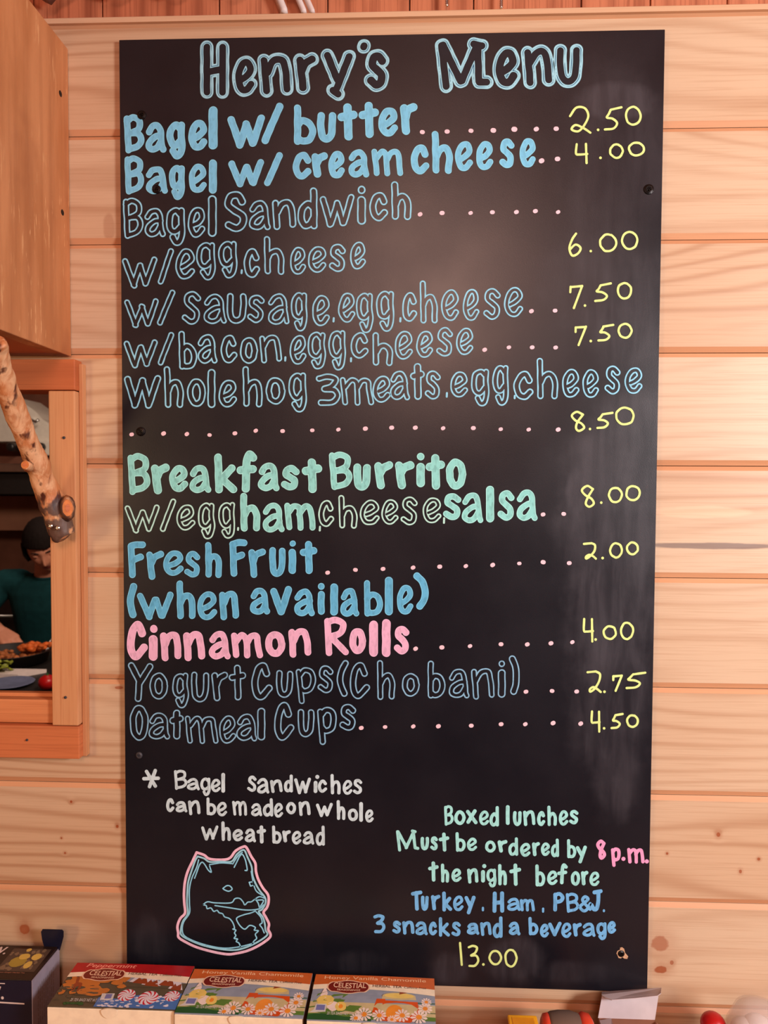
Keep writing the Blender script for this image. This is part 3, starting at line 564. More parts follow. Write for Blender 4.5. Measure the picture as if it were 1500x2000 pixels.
lettering('note_text', "@ K; * 130 165 227 272; B 297 172 370 282; a 367 217 437 282; g 440 215 497 312; e 497 222 548 292; l 550 190 573 295; s 690 205 740 290; a 740 218 808 300; n 812 225 878 297; d 885 198 935 293; w 940 215 1030 303; i 1042 232 1065 297; . 1057 205 1069 217; c 1065 225 1115 295; h 1128 195 1190 305; e 1198 228 1250 305; s 1253 222 1303 303; c 257 325 302 398; a 307 340 370 400; n 375 335 440 415; b 470 320 525 415; e 528 345 583 420; m 610 335 690 420; a 708 352 770 420; d 773 325 830 422; e 832 350 880 427; o 897 345 950 410; n 962 340 1027 420; w 1057 350 1145 425; h 1163 335 1215 440; o 1225 380 1280 447; l 1285 345 1307 450; e 1318 385 1363 453; w 443 470 537 550; h 548 447 605 552; e 612 490 668 553; a 675 487 737 560; t 740 470 790 565; b 820 470 873 567; r 875 495 922 560; e 928 500 978 570; a 985 500 1047 572; d 1055 470 1105 577",
  'fill', 3.5, W_, board, 'white note reading * Bagel sandwiches can be made on whole wheat bread', seed=17)
lettering('note_text', "@ L; B 410 80 457 182; o 460 105 515 175; x 517 100 572 172; e 580 107 628 177; d 630 85 677 182; l 707 80 727 175; u 742 108 785 180; n 790 105 850 180; c 858 108 898 180; h 903 83 955 180; e 962 105 1008 178; s 1012 103 1057 172; M 177 197 295 302; u 298 232 340 297; s 345 230 382 297; t 385 212 437 303; b 465 210 515 303; e 522 237 570 300; o 608 250 660 308; r 667 247 717 308; d 720 235 770 323; e 777 262 827 327; r 833 257 872 325; e 877 260 920 323; d 925 240 965 330; b 1000 243 1047 335; y 1045 275 1098 360; t 335 350 385 447; h 393 360 437 452; e 447 385 495 448; n 522 383 577 457; i 585 392 612 452; . 598 366 611 379; g 615 385 665 475; h 668 362 715 465; t 725 360 782 467; b 848 365 897 470; e 907 395 957 463; f 955 360 1005 460; o 1020 397 1065 467; r 1068 395 1105 465; e 1110 400 1158 468",
  'fill', 3.6, [M['pale_green']], board, 'pale green note reading Boxed lunches Must be ordered by the night before', seed=18)
lettering('note_text', "@ L; 8 1140 245 1190 342; p 1213 283 1260 377; . 1265 330 1281 346; m 1290 283 1375 362; . 1377 342 1393 358",
  'fill', 4.0, [M['pink_bright']], board, 'bright pink letters reading 8 p.m.', seed=19)
lettering('note_text', "@ L; T 252 490 308 587; u 300 515 338 587; r 347 510 395 585; k 400 495 450 590; e 455 515 505 588; y 510 515 562 605; , 592 568 604 590; H 640 495 705 597; a 712 525 780 588; m 775 528 848 592; , 881 572 893 597; P 933 497 990 590; B 995 500 1060 600; & 1058 512 1120 595; J 1110 480 1173 590; , 1174 580 1184 594; 3 70 603 130 695; s 163 635 205 697; n 210 635 270 702; a 272 638 333 705; c 338 640 378 705; k 383 618 440 712; s 447 640 492 710; a 520 645 582 702; n 585 640 640 708; d 645 615 695 718; a 720 640 778 705; b 815 617 865 705; e 872 650 915 715; v 912 640 975 710; e 975 645 1023 717; r 1028 645 1073 712; a 1075 645 1140 712; g 1143 643 1195 728; e 1195 637 1237 697",
  'fill', 3.8, [M['small_blue']], board, 'blue note reading Turkey, Ham, PB&J. 3 snacks and a beverage', seed=20)
YL = [M['yellow']]
for k, (lab, txt) in enumerate([
 ('2.50', "@ B; 2 955 400 1080 550; . 1107 522 1119 534; 5 1145 403 1245 532; 0 1255 400 1345 507"),
 ('4.00', "@ B; 4 988 598 1070 710; . 1120 671 1132 683; 0 1172 600 1250 683; 0 1272 590 1362 670"),
 ('6.00', "@ D; 6 953 285 1033 412; . 1068 377 1080 389; 0 1118 288 1215 390; 0 1235 275 1328 378"),
 ('7.50', "@ D; 7 958 560 1035 693; . 1037 667 1049 679; 5 1093 550 1188 655; 0 1212 547 1295 642"),
 ('7.50', "@ D; 7 985 778 1055 890; . 1068 856 1080 868; 5 1110 770 1200 865; 0 1217 765 1297 850"),
 ('8.50', "@ F; 8 963 470 1045 582; . 1064 561 1076 573; 5 1103 475 1195 567; 0 1203 447 1308 548"),
 ('8.00', "@ H; 8 1018 237 1098 360; . 1124 326 1136 338; 0 1165 247 1245 335; 0 1257 238 1340 325"),
 ('2.00', "@ H; Z 1033 540 1110 637; . 1131 621 1143 633; 0 1172 543 1245 630; 0 1262 538 1330 613"),
 ('4.00', "@ J; 4 1030 237 1098 370; . 1094 346 1106 358; 0 1137 275 1213 355; 0 1228 257 1305 355"),
 ('2.75', "@ J; Z 1052 515 1135 637; . 1141 624 1153 636; 7 1187 537 1245 630; 5 1260 523 1370 617"),
 ('4.50', "@ J; 4 1073 730 1133 848; . 1139 819 1151 831; 5 1180 742 1250 830; 0 1262 750 1330 823"),
 ('13.00', "@ L; 1 483 738 502 852; 3 523 750 580 857; . 594 839 606 851; 0 625 775 690 850; 0 700 770 765 860")]):
    lettering('price_text', txt, 'stroke', 2.2, YL, board, 'yellow price reading '+lab, seed=30+k)
DOTS = {'Bagel w/ butter': ('B', [(177,540),(309,537),(436,533),(555,531),(667,525),(784,524),(890,522)]),
 'Bagel w/ cream cheese': ('B', [(812,693),(897,683)]),
 'Bagel Sandwich': ('D', [(165,187),(282,180),(434,180),(550,176),(678,175),(779,170),(900,175)]),
 'w/ sausage,egg,cheese': ('D', [(758,703),(884,700)]),
 'w/bacon,egg,cheese': ('F', [(509,145),(638,132),(762,132),(887,133)]),
 'Whole hog': ('E', [(74,596),(244,591),(368,594),(489,599),(624,590),(735,576),(878,578),(1036,574),(1175,570),(1319,565),(1459,560),(1585,560),(1733,563),(1894,562),(2040,568),(2189,570),(2346,570)]),
 'the burrito': ('H', [(820,395),(930,392)]),
 'Fresh Fruit': ('G', [(1118,705),(1266,690),(1413,685),(1573,678),(1715,673),(1854,670),(1997,664),(2139,656),(2266,649),(2405,654)]),
 'Cinnamon Rolls': ('J', [(141,401),(281,394),(431,387),(596,377),(736,378),(862,372),(976,366)]),
 'Yogurt Cups': ('J', [(729,630),(868,626),(999,629)]),
 'Oatmeal Cups': ('I', [(1297,823),(1424,818),(1574,815),(1708,814),(1883,811),(2042,803),(2171,803),(2319,797),(2466,800)])}
for lab, (key, pts) in DOTS.items():
    ox, oy, s = CROPS[key]; rd = random.Random(len(lab))
    for x, y in pts:
        lay = {}; a = rd.uniform(-.6, .2); q = (ox+x/s, oy+y/s); d_ = (math.cos(a)*.9, math.sin(a)*.9)
        polyline_layer([(L, [(q[0]-d_[0], q[1]-d_[1]), (q[0]+d_[0], q[1]+d_[1])])], rd.uniform(3.3, 4.1)*(1.2 if key == 'B' else 1), lay, (0, .0005))
        mesh_layers('leader_dot', lay, [M['dot_pink']], board)
# the drawn wolf head, traced as pen lines (crop 340,1630, scale 7.5)
def K(pts): return [(340+x/7.5, 1630+y/7.5) for x, y in pts]
lay = {}
outer = [(330,262),(440,300),(535,360),(790,358),(900,240),(1010,180),(1060,190),(1130,320),(1190,420),(1200,540),(1235,660),(1300,780),(1375,880),(1385,980),(1360,1070),(1310,1140),(1350,1220),(1390,1310),(1380,1390),(1412,1460),(1390,1520),(1250,1620),(1080,1700),(900,1742),(770,1752),(560,1715),(330,1650),(180,1580),(70,1510),(60,1440),(50,1340),(90,1230),(160,1150),(150,1010),(145,860),(160,690),(200,540),(270,390),(330,262)]
polyline_layer([(S, K(outer))], 2.5, lay, (1, .0003))
inner = [(345,320),(440,350),(520,400),(680,395),(840,395),(920,290),(1020,225),(1075,330),(1135,470),(1150,600),(1200,730),(1260,830),(1330,920),(1340,1000),(1290,1095),(1240,1130),(1300,1210),(1330,1310),(1340,1400),(1365,1470),(1230,1570),(1060,1650),(900,1690),(700,1680),(450,1630),(250,1555),(110,1475),(100,1390),(130,1270),(200,1160),(190,1000),(195,820),(210,680),(260,520),(310,380),(345,320)]
polyline_layer([(S, K(inner))], 1.7, lay, (2, .0005))
inner2 = [(360,370),(330,480),(260,640),(225,800),(225,1000),(225,1150),(140,1280),(120,1400),(160,1490),(330,1575),(560,1640),(760,1665),(980,1640),(1170,1590)]
blue = [(S, K(inner2)), (S, K([(300,640),(330,560),(370,450),(410,405),(450,440),(500,520),(545,550),(520,460)])), (S, K([(520,440),(690,415),(850,425)])),
 (S, K([(880,480),(920,400),(960,320),(1000,290),(1040,360),(1060,440),(1070,520),(1040,525)])), (S, K([(860,430),(930,320),(1000,260)])),
 (S, K([(715,790),(770,750),(820,755),(850,800),(800,830),(740,810),(715,790)])), (L, K([(1100,700),(1160,690),(1170,740),(1120,755),(1100,700)])),
 (S, K([(1130,540),(1160,700),(1200,820),(1290,890)])),
 (S, K([(420,1030),(490,985),(600,1000),(830,1000),(890,940),(960,935),(1010,985),(1035,1030),(1080,990),(1130,985),(1180,950),(1250,910),(1320,930)])),
 (S, K([(600,1040),(800,1070),(1050,1105),(1240,1090),(1310,1030)])), (S, K([(1190,945),(1230,1000),(1250,1070)])), (S, K([(1220,960),(1310,965),(1260,1060)])),
 (S, K([(420,1030),(470,1040),(485,1085),(540,1075),(580,1125),(630,1110),(660,1145),(710,1160),(740,1205),(810,1230),(860,1290),(885,1370),(860,1385),(905,1400),(885,1440),(905,1480),(880,1520),(930,1530),(910,1565),(950,1590),(975,1650)])),
 (S, K([(1190,1120),(1120,1150),(1020,1175),(920,1220),(930,1280),(980,1350),(1040,1385),(1110,1330),(1190,1360),(1175,1400),(1235,1410),(1190,1460),(1210,1520),(1170,1560),(1140,1620)])),
 (S, K([(1200,1130),(1270,1210),(1290,1290),(1255,1320),(1290,1370),(1320,1440)]))]
polyline_layer(blue, 1.25, lay, (0, .0007))
mesh_layers('animal_drawing', lay, [M['outline_blue'], M['pink_line'], M['title']], board, 'drawn wolf head in profile, blue lines inside a pink outline')
# screws through the board
scr = [(277,225,.0052,0),(306,370,.0052,1),(275,843,.0054,0),(272,1475,.0040,2),(1267,370,.0058,0),(1213,1862,.0040,3)]
for i, (u, v, r_, k) in enumerate(scr):
    q = PYv(np.array([u]), np.array([v]), BOARD_Y)[0]
    screw_part(board, q, r_, M['screw_dark'] if k != 2 else M['screw_grey'], i)
cp = [(1204,1862),(1206,1857),(1211,1855),(1211,1851),(1215,1850),(1219,1853),(1221,1861),(1227,1868),(1225,1873),(1219,1872),(1215,1869),(1213,1872),(1208,1871),(1207,1868)]
P = PYv(np.array([c[0] for c in cp]), np.array([c[1] for c in cp]), BOARD_Y-.0004)
o = mesh('bare_chip', [tuple(p) for p in P], [tuple(range(len(P)))[::-1]], [M['chip']], board); o['label'] = 'chipped patch showing bare board around a screw'
o.data.flip_normals() if o.data.polygons[0].normal.y > 0 else None
# ------------------------------------------------------------------ plywood cabinet over the hatch
px_ = -.3665
cab = empty('wall_cabinet', (-.7, -.15, 1.745), 'plywood wall cabinet with scuffed side above the serving hatch', 'cabinet')
zb, ztop = PY(143, 697, 0).z, PY(125, 97, 0).z
part('side_panel', rbox((px_-.016, -.34, zb), (px_, -.0008, ztop), .001), [M['plywood']], cab)
part('side_panel', rbox((-1.12, -.34, zb), (-1.104, -.0008, ztop), .001), [M['plywood']], cab)
part('bottom_panel', rbox((-1.1035, -.338, zb+.001), (px_-.0165, -.0008, zb+.014), .001), [M['header_wood']], cab)
part('top_panel', rbox((-1.1035, -.338, ztop-.016), (px_-.0165, -.0008, ztop-.001), .001), [M['plywood']], cab)
for x0, x1 in ((-1.12, -.7445), (-.7425, px_)):
    d = part('door', rbox((x0, -.358, zb), (x1, -.3405, ztop), .0015), [M['plywood']], cab)
    part('handle', ball((x1-.03 if x0 < -.9 else x0+.03, -.372, zb+.06), .013, sub=2), [M['steel']], d, True)
for u, v in [(118,183), (122,415)]:
    d_ = _ray(u, v); t = (px_-CAM[0])/d_[0]; q = CAM+d_*t; bm = lathe([(0,.0004),(.0032,.0004),(.0034,0),(.002,-.0006),(0,-.0002)], (q[0]+.0002, q[1], q[2]), 12, axis='X')
    for vv in bm.verts: vv.co.x = 2*(q[0])-vv.co.x+.0004
    part('screw', bm, [M['screw_dark']], cab)
# ------------------------------------------------------------------ driftwood brace
br = empty('driftwood_brace', tuple(PY(125,1045,-.035)), 'knotty peeled branch screwed to the hatch casing, bracing the plywood cabinet', 'branch')
ctl = [(125,1052,-.034,.0108),(121,1040,-.0345,.0135),(114,1018,-.036,.0145),(106,992,-.038,.0152),(96,965,-.043,.0133),(82,930,-.055,.0122),(69,898,-.066,.0124),(55,865,-.080,.0112),(42,835,-.092,.0108),(30,803,-.104,.0106),(17,768,-.117,.0108),(8,735,-.128,.0104),(-2,705,-.140,.0106),(-8,682,-.150,.0108),(-13,664,-.158,.0108)]
pts = []; rad = []
for (a, b) in zip(ctl, ctl[1:]):
    for k in range(3):
        t = k/3; q = [a[i]+(b[i]-a[i])*t for i in range(4)]; pts.append(PY(q[0], q[1], q[2])); rad.append(q[3])
pts.append(PY(*ctl[-1][:3])); rad.append(ctl[-1][3])
while pts[-1].z > zb-.003: pts.pop(); rad.pop()
rd = random.Random(2)
pts = [p+Vector((rd.uniform(-.0006,.0006), 0, rd.uniform(-.0004,.0004))) for p in pts]
bm = tube(pts, rad, 20, noise=.045, seed=3)
bo = part('branch', bm, [M['branch_wood']], br, True)
tx = bpy.data.textures.new('knobbly', 'CLOUDS'); tx.noise_scale = .018
sb = bo.modifiers.new('s', 'SUBSURF'); sb.levels = sb.render_levels = 1
dm = bo.modifiers.new('d', 'DISPLACE'); dm.texture = tx; dm.strength = .0045; dm.mid_level = .5
def stub(u, v, y, r, dirv, ln, sz=1.0):
    def part(name, bm, mats, parent, smooth=False, _p=globals()['part']):
        for q in bm.verts: q.co.z = c.z+(q.co.z-c.z)*sz
        return _p(name, bm, mats, parent, smooth)
    c = PY(u, v, y); d = Vector(dirv).normalized(); a = c-d*ln
    o = part('side_stub', tube([a, c-d*.0012, c], [r*1.45, r*1.06, r*.98], 16, noise=.04, seed=u), [M['branch_wood']], br, True)
    t = tube([c-d*.0002, c+d*.0006], [r*.93, r*.9], 16, noise=.05, seed=u+1); part('cut_face', t, [M['branch_cut']], o)
    part('growth_ring', tube([c+d*.0003, c+d*.0009], [r*.45, r*.42], 12, noise=.06, seed=u+2), [M['header_wood']], o)
stub(49, 908, -.0835, .0044, (.1,-1,.15), .008)
stub(132, 992, -.0515, .0058, (.45,-.85,.05), .009, 1.75)
for u, v in [(99,1027),(113,1031)]:
    q = PY(u, v, -.0515); screw_part(br, tuple(q), .0026, M['steel'], u)
# ------------------------------------------------------------------ corrugated strip, cables and screw tips over the trim
amp, wl = .0075, .0665
V = []; F = []; nx = 460
def zc(x): return Z0+.0530+.0016*(x)+amp*math.cos(2*math.pi*(x-PY(1040,5,-.03).x)/wl+math.pi) + (-.008 if x < PY(118,5,0).x else 0)
for i in range(nx+1):
    x = WX0+.01+(WX1-WX0-.02)*i/nx; z = zc(x)
    V += [(x, -.060, z+.008), (x, -.0095, z), (x, -.0095, z+.0007), (x, -.060, z+.0087)]
for i in range(nx):
    a = i*4; F += [(a,a+1,a+5,a+4),(a+2,a+3,a+7,a+6),(a+1,a+2,a+6,a+5),(a+3,a,a+4,a+7)]
o = mesh('corrugated_sheet', V, F, [M['corrugated']], None, None, True); tag(o, 'rusty corrugated metal strip running along the very top of the wall', 'roofing')
for k, (u0, v0, u1, v1, r) in enumerate([(540,-14,556,29,.0042),(577,-14,594,30,.0034),(593,-14,611,30,.0030)]):
    q1, q0 = PY(u1, v1, 0), PY(u0, v0, 0); y_ = .0008-r*.2; top_ = q0+(q0-q1)*2.2
    bm = tube([(q1.x, y_-.0035, zt+.0003), (q1.x*.97+q0.x*.03, y_-.0035, q1.z+.003), (q0.x, y_-.003, q0.z), (top_.x, y_-.003, top_.z), (top_.x-.01, y_-.003, top_.z+.12)], r, 12)
    o = part('cable', bm, [M['cable']], None, True)
    tag(o, ['white cable, the leftmost and widest, rising behind the top moulding', 'white cable in the middle of the three above the top moulding', 'white cable, the rightmost of the three above the top moulding'][k], 'cable', 'white cables above the board')
for k, (u, v0, v1) in enumerate([(873,-8,15),(979,-8,19)]):
    q = PY(u, v1, -.004); t = PY(u+2, v0, -.004); bm = bmesh.new(); L_ = t.z-q.z+.012; prof = [(0,0)]
    for j in range(9): prof += [(.0010,.0012+j*.0022),(.0021,.0022+j*.0022)]
    prof += [(.0012, .0245), (.004, .025), (.004,.027), (0,.027)]
    lathe(prof, (q.x, -.0045, q.z), 12, bm)
    o = part('roofing_screw', bm, [M['chrome']], None, True); tag(o, ['shiny threaded screw tip poking down above the M of the title', 'shiny threaded screw tip poking down above the e of Menu'][k], 'screw')
# ------------------------------------------------------------------ counter under the board
CT = .940
ct = part('counter', rbox((-1.2, -.42, CT-.035), (1.2, -.0008, CT), .003), [M['counter_top']]); tag(ct, 'wooden counter under the menu board carrying the tea boxes', 'counter')
for x0, x1 in ((-1.18,-1.14),(-.02,.02),(1.14,1.18)): part('bracket', box((x0,-.38,0.0), (x1,-.34,CT-.036)), [M['header_wood']], ct)
# ------------------------------------------------------------------ tea boxes
def flat(name, polys, z, mats, parent, tr):
    """polys: (material index, [(s,t)...], layer) in box-lid coordinates s 0..1 to the right, t 0..1 to the back"""
    V = []; F = []; mi = []
    for m_, pl, ly in polys:
        b = len(V); V += [tr(s_, t_, z+ly*.00006) for s_, t_ in pl]; F.append(tuple(range(b, b+len(pl)))); mi.append(m_)
    o = mesh(name, V, F, mats, parent, mi)
    return o
def blob(cx_, cy_, rx, ry, n=18, wob=0, seed=0, a0=0, a1=2*math.pi):
    rd = random.Random(seed); return [(cx_+rx*math.cos(a0+(a1-a0)*i/n)*(1+rd.uniform(-wob,wob)), cy_+ry*math.sin(a0+(a1-a0)*i/n)*(1+rd.uniform(-wob,wob))) for i in range(n)]
def text_mesh(txt, size, font_shear=0., bold=0., spacing=1., sx=1.):
    cu = bpy.data.curves.new('t', 'FONT'); cu.body = txt; cu.size = size; cu.shear = font_shear; cu.offset = bold; cu.space_character = spacing; cu.resolution_u = 3; cu.align_x = 'LEFT'
    ob = bpy.data.objects.new('t', cu); C.collection.objects.link(ob); dg = bpy.context.evaluated_depsgraph_get(); dg.update()
    me = bpy.data.meshes.new_from_object(ob.evaluated_get(dg)); bpy.data.objects.remove(ob); bpy.data.curves.remove(cu)
    V = [(v.co.x*sx, v.co.y) for v in me.vertices]; F = [tuple(p.vertices) for p in me.polygons]; bpy.data.meshes.remove(me)
    x0 = min(v[0] for v in V); x1 = max(v[0] for v in V); y0 = min(v[1] for v in V); y1 = max(v[1] for v in V)
    return [((v[0]-x0)/(x1-x0), (v[1]-y0)/(y1-y0)) for v in V], F
def put_text(name, txt, box_, tr, z, mat, parent, arch=0., bold=.0, shear=0., label=None):
    V, F = text_mesh(txt, 1., shear, bold); s0, t0, s1, t1 = box_
    def f(v):
        s_ = s0+(s1-s0)*v[0]; t_ = t0+(t1-t0)*v[1]+arch*(4*v[0]*(1-v[0])); return tr(s_, t_, z)
    o = mesh(name, [f(v) for v in V], F, [mat], parent)
    if label: o['label'] = label
    return o
for nm, c_, ro in [('lid_red', srgb(176,30,34), .35), ('lid_orange', srgb(206,104,46), .35), ('cream', srgb(250,234,204), .45), ('maroon', srgb(120,32,22), .4), ('logo_edge', srgb(246,206,172), .4),
                   ('sky_blue', srgb(150,160,176), .4), ('sky_warm', srgb(206,190,140), .4), ('leaf_green', srgb(96,132,52), .4), ('dark_green', srgb(44,92,44), .4), ('petal', srgb(244,226,216), .4), ('honey', srgb(216,84,20), .3), ('honey_glow', srgb(240,150,50), .3),
                   ('yellow_petal', srgb(236,208,110), .4), ('rock', srgb(92,82,62), .5), ('snow', srgb(226,224,232), .4), ('ice_blue', srgb(76,120,186), .4), ('autumn', srgb(196,120,50), .5), ('candy_red', srgb(200,34,50), .35), ('pink_text', srgb(250,160,140), .4), ('cream_text', srgb(252,206,160), .4),
                   ('brown_text', srgb(90,50,30), .5), ('box_side', srgb(140,104,74), .55), ('seal_blue', srgb(120,124,180), .5), ('seal_white', srgb(214,214,210), .5), ('wood_brown', srgb(150,70,34), .5),
                   ('carton_black', srgb(34,18,16), .35), ('carton_navy', srgb(20,22,44), .35), ('carton_blue', srgb(20,150,220), .35), ('carton_grey', srgb(150,144,160), .5), ('silver_text', srgb(214,200,196), .5), ('lemon', srgb(214,186,90), .5), ('lemon_dark', srgb(166,146,60), .5), ('ginger', srgb(128,108,84), .55), ('ginger_dark', srgb(84,68,56), .6), ('copper_text', srgb(190,130,104), .5)]:
    simple(nm, c_, ro, .4, .06, 90)
BH = .110
def tea_box(cx0, cx1, yb, yf, rot, label, kind):
    """lid on top carries the picture, cream front with thumb notch"""
    t = empty('tea_box', ((cx0+cx1)/2, (yb+yf)/2, CT), label, 'tea box', 'honey tea boxes' if kind == 'honey' else None)
    H = CT+BH; cxm, cym = (cx0+cx1)/2, (yb+yf)/2; cr, sr = math.cos(rot), math.sin(rot)
    def R2(x, y, z): x -= cxm; y -= cym; return (cxm+x*cr-y*sr, cym+x*sr+y*cr, z)
    def rot_bm(bm):
        for v in bm.verts: v.co = Vector(R2(*v.co))
        return bm
    part('carton', rot_bm(rbox((cx0+.0006, yf+.0006, CT+.0001), (cx1, yb, H-.0012), .0008)), [M['box_side']], t)
    W, D = cx1-cx0, yb-yf
    # lid, slightly bowed; front panel
    V = []; n = 16
    for i in range(n+1):
        s_ = i/n
        for t_ in (0, .5, 1): V.append(R2(cx0+W*s_, yf-.0004+D*t_, H-.0004+.0006*math.sin(math.pi*t_)+.0005*math.sin(math.pi*s_)))
    b = len(V)
    for i in range(n+1):
        s_ = i/n
        for t_ in (0, .5, 1): V.append(R2(cx0+W*s_, yf-.0004+D*t_, H-.0012))
    F = []
    for i in range(n):
        for k in range(2):
            a = i*3+k; F.append((a, a+3, a+4, a+1)); F.append((b+a, b+a+1, b+a+4, b+a+3))
        F.append((i*3, b+i*3, b+i*3+3, i*3+3)); F.append((i*3+2, i*3+5, b+i*3+5, b+i*3+2))
    F += [(0,1,b+1,b),(1,2,b+2,b+1),(n*3,b+n*3,b+n*3+1,n*3+1),(n*3+1,b+n*3+1,b+n*3+2,n*3+2)]
    lid = mesh('lid', V, F, [M['sky_blue' if kind == 'honey' else 'rock']], t)
    part('front_panel', rot_bm(rbox((cx0, yf-.0010, CT+.0001), (cx1-.0008, yf+.0004, H-.0016), .0004, 1)), [M['cream']], t)
    # thumb tab: half round cream tongue
    xm = cx0+W*.49; tab = [(xm+.0085*math.cos(a), H-.0020+.0085*math.sin(a)*(.95 if math.sin(a) < 0 else .25)) for a in [2*math.pi*k/28 for k in range(28)]]
    part('thumb_tab', rot_bm(quadbox([(x, yf-.0026, z) for x, z in tab], (0, .0015, 0))), [M['cream']], t)
    def tr(s_, t_, z): 
        s_ = min(max(s_,0),1); t_ = min(max(t_,0),1)
        x, y, _ = R2(cx0+W*s_, yf-.0004+D*t_, 0); return (x, y, H+.00012+z+.0006*math.sin(math.pi*t_)+.0005*math.sin(math.pi*s_))
    hdr = 'lid_orange' if kind == 'honey' else 'lid_red'
    names = [hdr,'cream','maroon','logo_edge','sky_blue','sky_warm','leaf_green','dark_green','petal','honey','honey_glow','yellow_petal','rock','snow','ice_blue','autumn','candy_red','seal_blue','seal_white','wood_brown']
    ix = {q: i for i, q in enumerate(names)}; P_ = []
    def add(mn, pl, ly): P_.append((ix[mn], pl, ly))
    def strips(f0, f1, mn, ly, n_=24, a=0., b_=1.):
        for i in range(n_):
            s0, s1 = a+(b_-a)*i/n_, a+(b_-a)*(i+1)/n_; add(mn, [(s0,f0(s0)),(s1,f0(s1)),(s1,f1(s1)),(s0,f1(s0))], ly)
    rd = random.Random(5)
    if kind == 'honey':
        for j in range(6): strips(lambda s: .05+.08*j, lambda s: .13+.08*j, ['leaf_green','sky_warm','sky_warm','sky_warm','sky_blue','sky_blue'][j], .1, 16)
        strips(lambda s: .03, lambda s: .26+.05*math.sin(s*9), 'leaf_green', .2, 20, 0, .55); strips(lambda s: 0, lambda s: .10+.03*math.sin(s*14), 'dark_green', .3, 20, 0, .5); strips(lambda s: .2, lambda s: .42, 'dark_green', .2, 6, .86, 1)
        for a_, b_, c2, d2 in [(.02,.35,.12,.6),(.10,.4,.30,.55),(.16,.35,.28,.42),(.05,.15,.3,.2),(.26,.2,.42,.3)]: add('leaf_green', [(a_,b_),((a_+c2)/2+.02,(b_+d2)/2-.08),(c2,d2),((a_+c2)/2-.02,(b_+d2)/2+.06)], .4)
        add('petal', [(.07,.5),(.10,.72),(.13,.55),(.12,.45)], .6)
        add('yellow_petal', blob(.12,.40,.07,.12,18,.08,1), .8); add('petal', blob(.19,.28,.05,.10,16,.1,2), .7); add('yellow_petal', blob(.25,.28,.045,.10,16,.08,3), .8); add('honey_glow', blob(.25,.28,.018,.045,10), 1.0)
        add('seal_white', [(.01,.14),(.04,.20),(.05,.32),(.135,.32),(.135,.16)], 1.2); add('seal_blue', [(.055,.19),(.058,.30),(.125,.30),(.125,.19)], 1.4)
        # jar of honey
        add('honey', [(.50,.16),(.53,.47),(.60,.47),(.60,.08)], 1.); add('honey', [(.58,.02),(.58,.44),(.86,.43),(.88,.1),(.8,.0)], 1.1); add('honey_glow', blob(.68,.18,.07,.17,18), 1.3)
        add('sky_warm', blob(.71,.54,.135,.085,24), 1.5); add('yellow_petal', blob(.71,.55,.12,.055,24), 1.7); add('sky_warm', [(.57,.47),(.85,.47),(.84,.56),(.58,.56)], 1.6)
        add('wood_brown', [(.71,.58),(.72,.68),(.76,.74),(.79,.70),(.77,.62)], 2.0); add('logo_edge', [(.78,.72),(.79,.68),(.91,.84),(.90,.86)], 2.0)
        for cx3, cy3, r_ in [(.44,.13,.07),(.56,.12,.06),(.74,.14,.065),(.87,.12,.07),(.92,.30,.06),(.66,.05,.04),(.93,.44,.045),(.38,.05,.05)]:
            for k in range(11):
                a = 2*math.pi*k/11+cx3*9; d1, d2 = a-.2, a+.2
                add('petal', [(cx3, cy3), (cx3+r_*.8*math.cos(d1), cy3+r_*1.75*math.sin(d1)), (cx3+r_*math.cos(a), cy3+r_*2.1*math.sin(a)), (cx3+r_*.8*math.cos(d2), cy3+r_*1.75*math.sin(d2))], 2.2+k*.02)
            add('honey_glow', blob(cx3, cy3, r_*.34, r_*.7, 12), 2.7)
    else:
        for j in range(5): strips(lambda s: .45+.06*j, lambda s: .51+.06*j, ['rock','rock','sky_blue','sky_blue','sky_blue'][j], .1, 12, .45, 1)
        for _ in range(46): add('autumn', blob(rd.uniform(.04,.5), rd.uniform(.28,.66), rd.uniform(.02,.05), rd.uniform(.03,.06), 9, .25, rd.random()), .2+rd.random()*.2)
        for _ in range(30): add('rock', blob(rd.uniform(.0,.5), rd.uniform(.1,.5), rd.uniform(.02,.06), rd.uniform(.01,.03), 8, .3, rd.random()), .5)
        add('autumn', blob(.28,.32,.12,.09,18,.15,3), .6); add('autumn', blob(.2,.52,.11,.09,18,.2,4), .6)
        for x, y, ww in [(.62,.78,.09),(.72,.73,.08),(.84,.75,.09),(.93,.66,.06)]: add('snow', [(x-ww,y-.22),(x-.03,y-.02),(x,y),(x+.02,y-.05),(x+ww,y-.24)], .7); add('wood_brown', [(x-ww*.7,y-.24),(x-.02,y-.1),(x,y-.16),(x+.03,y-.1),(x+ww*.8,y-.26)], .8)
        strips(lambda s: 0, lambda s: .16+.22*max(0,(s-.3))+.03*math.sin(s*21), 'ice_blue', .9, 26, .36, 1)
        for _ in range(60): x = rd.uniform(.38,.98); add('snow', blob(x, rd.uniform(.01,.16+.2*max(0,x-.3)), rd.uniform(.006,.024), rd.uniform(.008,.02), 7, .4, rd.random()), 1.0+rd.random()*.2)
        for _ in range(5): x = rd.uniform(.12,.3); add('dark_green', blob(x, .06, .03, .03, 7, .4, rd.random()), 1.0)
